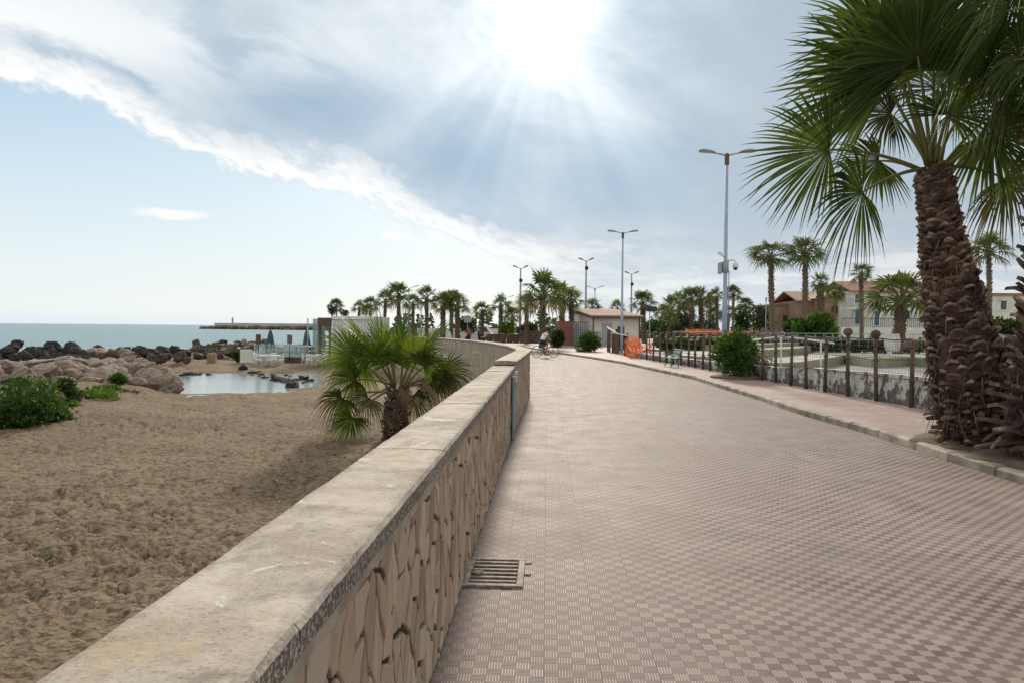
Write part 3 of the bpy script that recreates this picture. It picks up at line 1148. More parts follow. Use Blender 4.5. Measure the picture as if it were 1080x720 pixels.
wA = wall_run('long straight stone-clad parapet wall with worn concrete coping, nearest stretch between paving and sand', LINE_A, WALL_H, 15.6, 2.3)
wB = wall_run('raised further stretch of parapet wall with light coping, bending left behind the beach palm', LINE_B, WALL_H2, 9.5, 2.8)
b = MB(); b.box((-0.535, 11.75, 0.52), (.028, .34, 1.0), bev=.004)
b.build('blue_painted_panel', BLUEP, wA)
b = MB(); b.box((-0.53, 12.35, 0.98), (.07, .26, .18), bev=.01)
b.build('pale_block', WHITEW, wA)
# little ledges on the beach face of the far stretch
for px, py in ((505, 372), (530, 375.5)):
    p = atY(px, py, 30)
    b = MB(); b.box((p.x, p.y, p.z), (.5, .25, .12), bev=.02)
    b.build('drain_ledge', PALE, wB)

# drain grate at the foot of the wall
g = thing('drain_grate', 'rusty slotted drain grate set in the paving at the wall foot', 'drain grate', (-0.36, 5.32, 0))
b = MB(); b.poly([(-.19, -.27, .002), (.17, -.27, .002), (.17, .27, .002), (-.19, .27, .002)])  # flat dark sheet on the paving, painted shade for a hollow not modelled
b.build('pit', PIT_SHADE, g)
b = MB()
for c, d in (((-.01, -.285, .008), (.44, .05, .02)), ((-.01, .285, .008), (.44, .05, .02)), ((-.20, 0, .0075), (.05, .52, .019)), ((.185, 0, .0075), (.05, .52, .019))):
    b.box(c, d, bev=.004)
b.box((.232, .24, .004), (.05, .05, .012), .2, bev=.004)
b.box((.232, -.02, .004), (.05, .045, .012), -.2, bev=.004)
b.build('frame', STEEL, g)
for i in range(6):
    b = MB(); b.box((-.008, -.205 + .082 * i, .009), (.335, .036, .016), random.uniform(-.006, .006), bev=.004)
    b.build('bar', STEEL, g)
b = MB(); b.lathe((-.10, -.08, .018), [(.018, 0), (.030, .006), (.026, .018), (.008, .024)], 7)
b.v = [(x * 1.25 + .02 * math.sin(y * 90), y, z) for x, y, z in b.v]
tag(b.build('pebble', PLASTER, None, (0, 0, 0)), 'small pale pebble lying on the rusty drain grate', 'pebble').location = (-0.36, 5.32, 0)

# twigs, weed and small stones strewn on the sand
rr = random.Random(21)
b = MB()
for i in range(1500):
    Y = 3.2 + 30 * rr.random() ** 1.8
    X = -1.05 - rr.random() * (2.0 + Y * .75) * (rr.random() ** (.9 if i % 3 else 2.2))
    z = surf(X, Y) + rr.uniform(-.06, .02)
    if rr.random() < .6:
        a = rr.uniform(0, 3.14); L_ = rr.uniform(.03, .14)
        b.tube([(X, Y, z), (X + L_ * .5 * math.cos(a) + rr.uniform(-.02, .02), Y + L_ * .5 * math.sin(a), z + rr.uniform(.0, .03)), (X + L_ * math.cos(a), Y + L_ * math.sin(a), z)], [.003, .0045, .002], 4)
    else:
        r_ = rr.uniform(.006, .022)
        b.lathe((X, Y, z - r_ * .3), [(r_ * .6, 0), (r_, r_ * .5), (r_ * .5, r_ * 1.0)], 6, 1 if rr.random() < .6 else 2)
tag(b.build('beach_litter', [TWIG, ROCK_B, WHITEW]), 'twigs, dry weed and small stones strewn over the sand', 'litter', kind='stuff')

# ------------------------------------------------------------------ palms
def frond(b, P0, H, axis, R_, nseg=54, spread=118, roll=0.0, cup=0.12, droop=0.35, fuse=0.52, steps=5, pr=0.022, arch=0.12, seed=0, mleaf=0, mpet=1, width=1.0):
    """fan leaf: arched petiole from P0 to hub H, blade of pleated segments about `axis`"""
    rr = random.Random(seed)
    P0, H = Vector(P0), Vector(H)
    mid = (P0 + H) / 2 + Vector((0, 0, (H - P0).length * arch))
    pts = []
    for i in range(7):
        t = i / 6
        pts.append(P0 * (1 - t) ** 2 + mid * 2 * t * (1 - t) + H * t * t)
    b.tube(pts, [pr * (1.5 - .8 * i / 6) for i in range(7)], 5, mpet)
    T = Vector(axis).normalized()
    Sd = T.cross(Vector((0, 0, 1)))
    if Sd.length < .1:
        Sd = T.cross(Vector((0, 1, 0)))
    Sd.normalize()
    Sd = Matrix.Rotation(roll, 3, T) @ Sd
    N = Sd.cross(T).normalized()
    dth = 2 * R(spread) / nseg
    for i in range(nseg):
        th = -R(spread) + (i + .5) * dth + rr.uniform(-.15, .15) * dth
        q = abs(th) / R(spread)
        Rl = R_ * (1 - .30 * q ** 2) * rr.uniform(.90, 1.06)
        D = (T * math.cos(th) + Sd * math.sin(th) + N * (cup * (math.cos(th * .9)) + rr.uniform(-.05, .05))).normalized()
        W_ = (D.cross(N)).normalized()
        base = H - T * (R_ * .03)
        dd = droop * rr.uniform(.6, 1.5)
        tw = rr.uniform(-.25, .25)
        prev = None
        fu = fuse * rr.uniform(.85, 1.1)
        for k in range(steps + 1):
            r = k / steps
            hw = r * R_ * math.tan(dth / 2) * 1.04 * width if r <= fu else fu * R_ * math.tan(dth / 2) * 1.04 * width * max(0.0, (1 - r) / (1 - fu)) ** .75
            hw = max(hw, .0015)
            drop = dd * Rl * max(0.0, r - .42) ** 2 * 1.9
            c = base + D * (Rl * r) - Vector((0, 0, drop)) + W_ * (tw * Rl * max(0, r - fu) ** 2)
            fold = N * (hw * .55)
            tri = (len(b.v), len(b.v) + 1, len(b.v) + 2)
            b.v += [tuple(c - W_ * hw), tuple(c + fold), tuple(c + W_ * hw)]
            if prev:
                b.face((prev[0], prev[1], tri[1], tri[0]), mleaf)
                b.face((prev[1], prev[2], tri[2], tri[1]), mleaf)
            prev = tri


def trunk_path(pts, rads, n=26):
    """smooth centre line through survey points"""
    out = []
    m = len(pts) - 1
    for i in range(n + 1):
        t = i / n * m
        k = min(int(t), m - 1)
        f = t - k
        f2 = f
        out.append((Vector(pts[k]).lerp(Vector(pts[k + 1]), f2), rads[k] * (1 - f) + rads[k + 1] * f))
    for _ in range(3):
        out = [out[0]] + [((out[i - 1][0] + out[i][0] * 2 + out[i + 1][0]) / 4, (out[i - 1][1] + out[i][1] * 2 + out[i + 1][1]) / 4) for i in range(1, len(out) - 1)] + [out[-1]]
    return out


def boots(b, path, count, wid, length, seed=1, low_shag=0.0):
    """old leaf bases in a spiral round the trunk: split, cut-off stubs"""
    rr = random.Random(seed)
    n = len(path) - 1
    for i in range(count):
        t = (i + rr.random()) / count
        t = t * .995
        k = min(int(t * n), n - 1)
        f = t * n - k
        c = path[k][0].lerp(path[k + 1][0], f)
        r = path[k][1] * (1 - f) + path[k + 1][1] * f
        ax = (path[k + 1][0] - path[k][0]).normalized()
        ph = i * 2.39996 + rr.uniform(-.18, .18)
        o = Vector((math.cos(ph), math.sin(ph), 0))
        o = (o - ax * o.dot(ax)).normalized()
        tg = ax.cross(o)
        shag = low_shag * max(0.0, 1 - t / .42)
        el = R(rr.uniform(14, 62)) - shag * R(rr.uniform(0, 85))
        sw = rr.uniform(-.25, .25) * (1 + 2.5 * shag)
        d = (o * math.cos(el) + ax * math.sin(el) + tg * sw).normalized()
        nn = tg.cross(d).normalized() * -1
        w = wid * rr.uniform(.55, 1.5)
        L = length * rr.uniform(.6, 1.3) * (1 + shag * rr.uniform(0, 1.3))
        th = wid * .16
        p = c + o * (r * .86)
        cols = []
        for s_, (ww, lift) in enumerate(((1.0, 0), (.92, .03), (.62, .02), (rr.uniform(.06, .45), rr.uniform(-.16, .06)))):
            q = p + d * (L * s_ / 3) + nn * (lift * L)
            hw = w * .5 * ww
            e = tg * hw
            cv = nn * (-th * 1.2 * ww)
            row = [q - e + cv, q + nn * 0, q + e + cv, q + e * .9 - nn * th + cv, q - nn * th * 1.6, q - e * .9 - nn * th + cv]
            n0 = len(b.v)
            b.v += [tuple(v) for v in row]
            cols.append(n0)
        pale = 1 if rr.random() < .45 else 0
        for ci, (a, c2) in enumerate(zip(cols, cols[1:])):
            for j in range(6):
                j2 = (j + 1) % 6
                b.face((a + j, a + j2, c2 + j2, c2 + j), pale if ci == 2 else 0)
        b.face([cols[-1] + j for j in range(6)], pale)


def hero_palm(label, base, tpts, trads, fr, seed, nboots, bw, bl, shag=1.0, leafm=FROND):
    base = Vector(base)
    t = thing('palm_tree', label, 'palm tree', base)
    path = trunk_path([Vector(p) - base for p in tpts], trads)
    b = MB(); b.tube([p for p, _ in path], [r * .9 for _, r in path], 18)
    # rough the core
    b.v = [tuple(Vector(v) + Vector((random.uniform(-.03, .03), random.uniform(-.03, .03), 0))) for v in b.v]
    tr = b.build('trunk', BARKCORE, t)
    b = MB(); boots(b, path, nboots, bw, bl, seed, shag)
    b.build('leaf_bases', [BOOT, BOOT_TIP], tr)
    b = MB()
    rf = random.Random(seed + 5)
    for i in range(420):
        t_ = rf.random() ** 1.6 * .8
        k_ = min(int(t_ * (len(path) - 1)), len(path) - 2)
        c_, r_ = path[k_]
        a_ = rf.uniform(0, 6.283)
        o_ = Vector((math.cos(a_), math.sin(a_), 0))
        p_ = c_ + o_ * (r_ * rf.uniform(.95, 1.12)) + Vector((0, 0, rf.uniform(-.05, .05)))
        L_ = rf.uniform(.10, .38)
        sw_ = Vector((rf.uniform(-.5, .5), rf.uniform(-.5, .5), 0))
        q1 = p_ + (o_ * .25 + sw_ * .3) * L_ * .5 - Vector((0, 0, L_ * .35))
        q2 = p_ + (o_ * .3 + sw_) * L_ * .6 - Vector((0, 0, L_))
        w_ = rf.uniform(.003, .012)
        q2.z = max(q2.z, .01); q1.z = max(q1.z, .02)
        b.tube([p_, q1, q2], [w_, w_ * .8, w_ * .3], 4, cap=False)
    b.build('fibres', HAIRS, tr)
    crown = path[-1][0]
    rr = random.Random(seed)
    for i, f in enumerate(fr):
        b = MB()
        H = Vector(f['H']) - base
        d = (H - crown)
        st = crown + Vector((d.x, d.y, 0)).normalized() * trads[-1] * .55 + Vector((0, 0, rr.uniform(-.12, .1)))
        old = f.get('old', 0)
        kw = {k: v for k, v in f.items() if k in ('roll', 'cup', 'droop', 'spread', 'fuse', 'nseg', 'arch', 'steps')}
        frond(b, st, H, f['axis'], f['R'], seed=seed * 50 + i, **kw)
        b.build('frond', [(leafm, FROND_OLD, FROND_DEAD)[old], PETIOLE if old < 2 else BOOT], t)
    return t


# ---- large leaning palm on the right
PB = at(1046, 470, 0.12)
YB = PB.y


def pp(x, y, dy=0.0):
    return atY(x, y, YB + dy)


T1 = [pp(1040, 478), pp(1033, 440), pp(1023, 400), pp(1008, 330), pp(997, 270), pp(988, 215), pp(984, 178)]
R1 = [.47, .54, .51, .40, .275, .185, .155]
Cx, Cy = 984, 176


def fr(hx, hy, dy, ax, ay, az_d, R_, **k):
    """frond by surveyed hub (pixel, metres nearer/farther) and blade axis: right, up, away"""
    d = dict(H=pp(hx, hy, dy), axis=Vector((ax, az_d, ay)), R=R_)
    d.update(k)
    return d


F1 = [
    fr(872, 158, -.35, -1, -.22, -.1, 1.30, roll=R(62), droop=.2, cup=.12, spread=104),
    fr(908, 204, -.35, -.7, -.5, -.3, 1.10, roll=R(74), droop=.5, cup=.02, spread=122),
    fr(932, 88, -.5, -.9, .42, -.15, 1.62, roll=R(60), droop=.2, cup=.12, spread=98),
    fr(952, 70, -.7, -.45, .85, -.3, 1.75, roll=R(40), droop=.28, cup=.1),
    fr(985, 66, -.5, .0, 1, -.2, 1.7, roll=R(15), droop=.3),
    fr(1012, 78, -.3, .45, .8, -.1, 1.6, roll=R(-30), droop=.3),
    fr(955, 80, .7, -.4, .8, .6, 1.4, roll=R(30), droop=.3, spread=95),
    fr(938, 120, .9, -.6, .35, .7, .95, roll=R(40), droop=.4, old=1),
    fr(1050, 118, .2, .9, .1, .15, 1.25, roll=R(-70), droop=.45),
    fr(1048, 142, -.25, .75, -.65, -.2, 1.15, roll=R(-50), droop=.5, cup=.05),
    fr(1030, 98, .8, .6, .5, .5, 1.4, roll=R(-30), droop=.4),
    fr(990, 92, 1.0, .1, .6, .8, 1.4, roll=R(0), droop=.5),
    fr(936, 50, .2, -.6, .8, .1, 1.6, roll=R(70), droop=.2, spread=95),
    fr(968, 60, -1.0, -.2, .7, -.7, 1.5, roll=R(10), droop=.4),
    fr(1062, 190, .6, .8, -.5, .4, 1.0, roll=R(-60), droop=.6, old=1),
    fr(925, 170, 1.1, -.6, -.1, .7, .95, roll=R(40), droop=.4),
    fr(1000, 120, -.9, .25, .35, -.9, 1.1, roll=R(-10), droop=.5),
]
hero_palm('tall leaning fan palm with shaggy brown trunk beside the kerb, largest tree on the right', PB, T1, R1, F1, 3, 760, .20, .118, 1.15)

# ---- its neighbour at the right edge of the view
PB2 = at(1122, 490, 0.12)
YB2 = PB2.y


def pq(x, y, dy=0.0):
    return atY(x, y, YB2 + dy)


T2 = [pq(1122, 490), pq(1122, 430), pq(1124, 360), pq(1126, 280), pq(1130, 150), pq(1132, 20)]
R2 = [.50, .55, .44, .36, .30, .26]
F2 = []
for hx, hy, dy, ax, ay, ad, RR, rl, dr in (
        (1062, 12, -.6, -.7, -.75, -.3, 1.35, 45, .5), (1078, -25, -.3, -.8, -.2, -.4, 1.5, 60, .5), (1092, 48, .5, -.5, -.85, .3, 1.15, 40, .55),
        (1075, 60, -.1, -.45, -.9, -.1, 1.05, 55, .6), (1150, -30, -.6, .7, .4, -.5, 1.5, -40, .4), (1180, 20, 0, .9, -.1, 0, 1.4, -60, .5), (1110, -70, -.5, -.2, 1, -.2, 1.5, 10, .3),
        (1130, -80, .5, .2, 1, .3, 1.5, -10, .3), (1085, -50, .8, -.6, .6, .5, 1.4, 40, .4), (1160, -20, .9, .5, .4, .8, 1.4, -20, .4), (1170, 70, .2, .7, -.7, .1, 1.2, -50, .6), (1130, 70, -.9, .1, -.7, -.6, 1.1, 0, .6)):
    F2.append(dict(H=pq(hx, hy, dy), axis=Vector((ax, ad, ay)), R=RR, roll=R(rl), droop=dr))
hero_palm('second fan palm at the right edge with dead stubs and drooping dark fronds overhead', PB2, T2, R2, F2, 5, 520, .19, .26, 1.3)

# ---- short palm on the sand
SB = atY(418, 463, 17.2)
SB.z = surf(SB.x, SB.y) - .02


def ps(x, y, dy=0.0):
    return atY(x, y, SB.y + dy)


T3 = [SB, ps(417, 445), ps(418, 428), ps(419, 409)]
R3 = [.24, .26, .235, .18]
F3 = []
for hx, hy, dy, ax, ay, ad, RR, rl, dr, old in (
        (402, 372, -.5, -.25, 1, -.15, 1.2, 4, .06, 0), (426, 368, -.1, .15, 1, .0, 1.15, -4, .06, 0), (448, 368, .2, .8, .75, .1, 1.15, -10, .10, 0),
        (384, 362, .2, -.8, .65, .1, 1.05, 30, .18, 0), (370, 374, -.4, -1, .25, -.2, 1.05, 58, .3, 0), (384, 386, .3, -.9, .1, .2, 1.0, 50, .4, 0),
        (374, 400, -.3, -.95, -.15, -.25, .92, 40, .55, 0), (360, 420, .1, -.8, -.45, .1, .78, 48, .7, 1), (371, 441, -.3, -.55, -.85, -.25, .82, 62, .35, 0),
        (388, 420, .5, -.7, -.4, .4, .8, 45, .7, 1), (448, 386, -.3, .8, .2, -.3, .95, -40, .4, 0), (470, 392, .2, .95, .1, .1, .85, -58, .45, 1),
        (458, 400, .3, .8, -.3, .3, .85, -50, .6, 1), (446, 405, -.2, .55, -.7, -.2, .8, -40, .6, 2), (427, 412, -.3, .2, -.9, -.2, .45, -20, .6, 2),
        (436, 418, .2, .35, -.9, .2, .8, -30, .6, 1), (410, 372, .6, -.2, .8, .5, 1.0, 5, .2, 0), (436, 375, -.6, .3, .75, -.55, .95, -10, .25, 0), (395, 376, -.7, -.4, .6, -.65, .95, 15, .3, 0), (415, 380, .1, 0, 1, -.3, 1.05, 0, .12, 0)):
    F3.append(dict(H=ps(hx, hy, dy), axis=Vector((ax, ad, ay)), R=RR, roll=R(rl), droop=dr, old=old, nseg=48, fuse=.5))
hero_palm('short fan palm with green fronds growing from the sand behind the parapet', SB, T3, R3, F3, 9, 170, .13, .12, .8, FROND_GREEN)


# ---- background palms: one mesh per kind, copied with their parts
def far_crown(b, R_, n, seed, nseg=13, old_frac=.10, up=82, down=-35):
    rr = random.Random(seed)
    for i in range(n):
        az = i * 2.39996 + rr.uniform(-.3, .3)
        e = R(up + (down - up) * (i + .5) / n + rr.uniform(-9, 9))
        d = Vector((math.cos(az) * math.cos(e), math.sin(az) * math.cos(e), math.sin(e)))
        lp = R_ * rr.uniform(.40, .55)
        H = d * lp + Vector((0, 0, .02 * R_))
        ax = (d + Vector((0, 0, -.35))).normalized()
        old = 2 if i > n * (1 - old_frac) and rr.random() < .6 else 0
        frond(b, (0, 0, -.05 * R_), H, ax, R_ * rr.uniform(.42, .66), nseg=nseg, spread=105, roll=rr.uniform(-.8, .8), cup=.1, droop=.4 if e > 0 else .7, fuse=.42, steps=4, width=.9, pr=.018 * R_, seed=seed * 99 + i, mleaf=old, mpet=1)


def far_palm(label, group, kind, h, r_tr, R_, seed, n=26, skirt=0.0):
    t = thing('palm_tree', label, 'palm tree', group=group)
    rr = random.Random(seed)
    pts, rad = [], []
    bx, by = rr.uniform(-.02, .02) * h, rr.uniform(-.02, .02) * h
    for i in range(13):
        f = i / 12
        pts.append((bx * math.sin(f * 2.2), by * math.sin(f * 2.0), f * h))
        rad.append(r_tr * (1.25 - .25 * min(1, f * 6)) * (1 - .15 * f) * (1 + (.55 * skirt if f > .8 else 0)) * rr.uniform(.94, 1.06))
    b = MB(); b.tube(pts, rad, 10)
    tr = b.build('trunk', TRUNK_FAR, t)
    if skirt >= 0:
        b = MB()
        path = [(Vector(p), r) for p, r in zip(pts, rad)]
        boots(b, path[6 if kind == 'slim' else 1:], 90 if kind == 'slim' else 150, r_tr * .75, r_tr * .7, seed, 0)
        b.build('leaf_bases', [TRUNK_FAR, TRUNK_FAR], tr)
    b = MB(); far_crown(b, R_, n, seed)
    b.v = [(v[0] + pts[-1][0], v[1] + pts[-1][1], v[2] + h) for v in b.v]
    b.build('crown', [FROND_FAR, PETIOLE, FROND_DEAD], t)
    return t


PROTO = {}
N_PALM = [0]


def place_palm(px, py, rpx, Y, label, group, kind='mid', zb=0.0, tw=None, sq=1.0):
    """palm whose crown centre is surveyed at (px, py), crown radius rpx, Y metres off"""
    p = atY(px, py, Y)
    R_ = rpx / FPX * Y * (1.45 if kind == 'fat' else 1.3)
    h = p.z - zb
    key = (kind, N_PALM[0] % (5 if kind == 'mid' else 3))
    N_PALM[0] += 1
    if key not in PROTO:
        spec = {'mid': (5.0, .30, 1.9, 21), 'slim': (7.5, .27, 1.6, 22), 'fat': (2.6, .36, 1.7, 26)}[kind]
        PROTO[key] = (far_palm(label, group, kind, *spec[:3], 20 + 7 * len(PROTO), n=spec[3] + (len(PROTO) * 5) % 9 - 4), spec)
        o = PROTO[key][0]
    else:
        o = dup(PROTO[key][0], (0, 0, 0))
    spec = PROTO[key][1]
    sxy = R_ / spec[2]
    o.location = (p.x, p.y, zb)
    o.rotation_euler = (random.uniform(-.05, .05), random.uniform(-.05, .05), random.uniform(0, 6.28))
    sz = h / spec[0]
    # crown and trunk are scaled apart so a tall palm keeps a round crown
    o.scale = (1, 1, 1)
    for ch in [q for q in bpy.data.objects if q.parent == o]:
        if ch.name.startswith('trunk'):
            tr = (tw * .6 / FPX * Y / 2 / spec[1]) if tw else sxy
            ch.scale = (tr, tr, sz)
        else:
            ch.scale = (sxy, sxy, sxy * sq)
            ch.location = (0, 0, h - spec[0] * sxy * sq)
    o['label'] = label
    if group:
        o['group'] = group
    elif 'group' in o:
        del o['group']
    return o


G1 = 'palms lining the seafront beyond the beach palm'
LEFTP = 'fan palm in the row of green palms above the short beach palm'
for x, y, r, Y, kd, tw in ((378, 326, 9, 92, 'mid', 4), (391, 323, 10, 100, 'mid', 4), (405, 318, 12, 96, 'mid', 5), (421, 313, 15, 88, 'mid', 6), (436, 321, 11, 104, 'mid', 5), (450, 316, 14, 90, 'mid', 6), (467, 322, 14, 84, 'mid', 8), (483, 323, 14, 84, 'mid', 8), (476, 318, 12, 92, 'mid', 6)):
    place_palm(x, y, r, Y, LEFTP, G1, kd, 0, tw)
place_palm(509, 329, 11, 95, 'small fan palm standing alone left of the two close lamp heads', None, 'mid', 0, 5)
place_palm(528, 324, 13, 92, 'fan palm behind the row of brown planters', None, 'mid', 0, 7)
place_palm(541, 334, 10, 92, 'low fan palm beside the slim floodlight mast', None, 'mid', 0, 5)
place_palm(556, 324, 14, 78, 'drooping fan palm left of the thick palm behind the cyclist', None, 'mid', .1, 7)
place_palm(572, 312, 23, 64, 'thick palm with tall upright fronds right behind the cyclist', None, 'mid', .1, 10, 1.15)
place_palm(593, 314, 17, 74, 'palm with reddish trunk left of the white hut', None, 'mid', .1, 9)
place_palm(604, 319, 14, 76, 'fan palm touching the left corner of the white hut', None, 'mid', .1, 8)
place_palm(626, 325, 10, 120, 'palm top rising over the left part of the tiled roof', None, 'mid', 0, 5)
place_palm(652, 326, 9, 120, 'palm top rising over the right part of the tiled roof', None, 'mid', 0, 5)
place_palm(680, 321, 14, 86, 'fan palm beside the round dark sign right of the hut', None, 'mid', 0, 8)
G2 = 'palm grove behind the terraces'
MIDP = 'fan palm in the dense dark grove behind the terraces and orange netting'
for x, y, r, Y, kd, tw in ((700, 332, 11, 92, 'mid', 5), (708, 325, 13, 98, 'mid', 6), (716, 320, 12, 104, 'mid', 5), (721, 333, 12, 88, 'mid', 6), (730, 317, 14, 86, 'mid', 8), (742, 316, 14, 88, 'mid', 8), (749, 323, 11, 108, 'mid', 4), (753, 333, 9, 100, 'mid', 4), (757, 314, 10, 92, 'mid', 5), (780, 330, 9, 112, 'mid', 4), (705, 336, 10, 84, 'mid', 6), (713, 340, 9, 96, 'mid', 6), (767, 333, 10, 105, 'mid', 5)):
    place_palm(x, y, r, Y, MIDP, G2, kd, 0, tw)
place_palm(774, 311, 10, 82, 'thin palm just right of the near lamp post', None, 'slim', 0, 4)
place_palm(787, 323, 9, 98, 'small palm right of the thin palm, beyond the terraces', None, 'mid', 0, 4)
place_palm(817, 271, 21, 56, 'tall straight palm nearest the tan house, left of a pair', None, 'slim', .5, 9, .8)
place_palm(852, 268, 22, 54, 'tall straight palm partly behind the big fronds, right of a pair', None, 'slim', .5, 9, .8)
place_palm(880, 311, 11, 66, 'small palm in front of the white house balcony', None, 'slim', .5, 4)
place_palm(910, 290, 11, 58, 'slender tuft-topped palm before the white house corner', None, 'slim', .5, 7, 1.2)
place_palm(948, 316, 31, 40, 'stout low palm with full green crown by the white barrel planter', None, 'fat', .6, 15, .8)
place_palm(1046, 266, 20, 46, 'palm showing its crown behind the leaning trunk', None, 'slim', .5, 8)
# a dying palm: trunk with a ragged head
place_palm(868, 300, 9, 60, 'withered palm with bare lumpy head before the brown house', None, 'fat', .5, 10, 1.3)

# earth pit round the two trunks, with spilled soil
for c, rad, lab in ((PB, .95, 'dark earth pit round the foot of the leaning palm'), (PB2, .95, 'dark earth pit round the foot of the palm at the right edge')):
    b = MB()
    n = 40
    rows = []
    for f, z in ((0, .10), (.55, .09), (.85, .05), (1.0, .006)):
        row = []
        for j in range(n):
            a = 2 * math.pi * j / n
            k_ = rad * f * (1 + .12 * math.sin(3 * a + 1) + .08 * math.sin(7 * a))
            row.append(len(b.v)); b.v.append((k_ * math.cos(a), k_ * math.sin(a) * .85, z + random.uniform(-.015, .015) * (f < 1)))
        rows.append(row)
    for r0, r1 in zip(rows, rows[1:]):
        for j in range(n):
            b.face((r0[j], r1[j], r1[(j + 1) % n], r0[(j + 1) % n]), 0, True)
    tag(b.build('planting_pit', EARTH, None), lab, 'planting pit').location = (c.x, c.y + .25, .117)

# ------------------------------------------------------------------ boulders
def boulder_mesh(name, seed, m, sub=4, cuts=9):
    import bmesh
    rr = random.Random(seed)
    bm = bmesh.new()
    bmesh.ops.create_icosphere(bm, subdivisions=sub, radius=1.0)
    planes = []
    for _ in range(cuts):
        n = Vector((rr.gauss(0, 1), rr.gauss(0, 1), rr.gauss(0, .8))).normalized()
        planes.append((n, rr.uniform(.55, .85)))
    sd = rr.uniform(0, 100)
    for v in bm.verts:
        for n, d in planes:
            e = v.co.dot(n) - d
            if e > 0:
                v.co -= n * (e * .88)
        p = v.co
        from mathutils import noise
        v.co += v.co.normalized() * (noise.noise(p * 2.0 + Vector((sd, 0, 0))) * .20 + (abs(noise.noise(p * 4.0 + Vector((0, sd, 0)))) - .2) * .22 + noise.noise(p * 9 + Vector((0, sd, 0))) * .06)
    for f in bm.faces:
        f.smooth = True
    me = bpy.data.meshes.new(name)
    bm.to_mesh(me); bm.free()
    me.materials.append(m)
    return me


BM = {k: [boulder_mesh('boulder', 40 + i + 17 * j, m) for i in range(5)] for j, (k, m) in enumerate((('L', ROCK_L), ('D', ROCK_D), ('B', ROCK_B)))}


def boulder(k, loc, sc, label, group=None, rz=None, name='boulder', cat='boulder'):
    o = bpy.data.objects.new(name, random.choice(BM[k]))
    COL.objects.link(o)
    o.location = loc
    o.scale = sc
    o.rotation_euler = (random.uniform(-.35, .35), random.uniform(-.35, .35), random.uniform(0, 6.28) if rz is None else rz)
    return tag(o, label, cat, group)


def rock_px(k, x, yb, w, h, Y, label, group=None, dp=.9, zoff=0):
    """boulder whose foot is surveyed at (x, yb), w by h pixels, Y metres off"""
    p = atY(x, yb - h * .42, Y)
    return boulder(k, p, (w / FPX * Y * .56, w / FPX * Y * .5 * dp, h / FPX * Y * .60), label, group, rz=random.uniform(-.5, .5))


# big pale boulders at the left of the sand (surveyed one by one)
G = 'pale boulders heaped at the left of the beach'
rock_px('L', 180, 419, 28, 25, 30.5, 'brownish rounded boulder at the right end of the pale heap, touching the tide pool')
rock_px('L', 157, 418, 30, 33, 31.2, 'upright pale boulder next to the rounded one at the pool edge')
rock_px('L', 141, 414, 24, 18, 30.0, 'low pale boulder with grey top near the pool end of the heap')
rock_px('L', 113, 414, 54, 30, 30.5, 'widest pale boulder sloping to the right in the middle of the heap')
rock_px('L', 36, 411, 32, 18, 24.5, 'pale pointed boulder rising out of the green plants')
rock_px('L', 57, 433, 18, 22, 22.5, 'smooth grey boulder half hidden by the green plants')
PL = 'pale brown weathered boulder in the heap behind the green plants'
for x, yb, w, h, Y in ((92, 396, 34, 16, 35), (70, 393, 30, 13, 34), (30, 392, 36, 12, 33), (50, 398, 30, 14, 31), (10, 396, 28, 14, 30), (128, 396, 26, 14, 36), (150, 392, 24, 12, 37), (112, 388, 26, 9, 39), (80, 404, 24, 12, 30), (64, 409, 24, 11, 28), (88, 418, 26, 9, 28.5), (10, 410, 24, 14, 27), (2, 386, 12, 6, 36), (140, 422, 22, 7, 29), (168, 399, 18, 12, 34), (100, 404, 26, 14, 31.5), (44, 402, 30, 16, 29), (76, 399, 30, 16, 31), (120, 406, 28, 16, 30.5), (24, 404, 26, 16, 27.5), (138, 401, 24, 16, 33), (160, 405, 20, 14, 33), (98, 413, 26, 14, 29), (84, 390, 30, 10, 37), (58, 388, 30, 9, 37), (132, 387, 26, 9, 40), (-8, 396, 30, 14, 30.5), (-18, 400, 34, 22, 29), (-40, 405, 34, 24, 27)):
    rock_px('L', x, yb, w * 1.15, h * 1.2, Y, PL, G)
# dark breakwater behind them
G = 'dark breakwater rocks along the shore'
DL = 'dark rough rock in the breakwater between the pale heap and the sea'
rock_px('D', 75, 373, 19, 12, 52, 'dark round rock standing highest in the left breakwater')
rock_px('D', 18, 367, 13, 9, 53, 'dark pointed rock on top of the far left breakwater')
rr = random.Random(3)
for i in range(62):
    x = rr.uniform(-45, 92)
    lay = rr.random()
    yb = 372 + lay * 13 + rr.uniform(-1, 1)
    rock_px('D', x, yb, rr.uniform(9, 20), rr.uniform(6, 12), 54 - lay * 14, DL, G)
G = 'brown rocks of the shore bar'
BL = 'brown shore rock behind the pale heap, before the sea'
for x, yb, w, h, Y, k in ((104, 379, 22, 14, 46, 'L'), (119, 378, 14, 11, 46, 'B'), (132, 378, 20, 11, 47, 'L'), (97, 380, 12, 10, 45, 'B')):
    rock_px(k, x, yb, w, h, Y, 'pale brown shore rock between the dark rocks and the pale heap', 'pale rocks between the dark ones')
for i in range(38):
    x = rr.uniform(88, 198)
    yb = 371 + rr.random() * 13
    dk = (122 < x < 195 and yb < 377)
    rock_px('D' if dk else rr.choice('BBD'), x, yb, rr.uniform(8, 19), rr.uniform(4.5, 10), 58 - (yb - 371) * 1.0, BL, G)
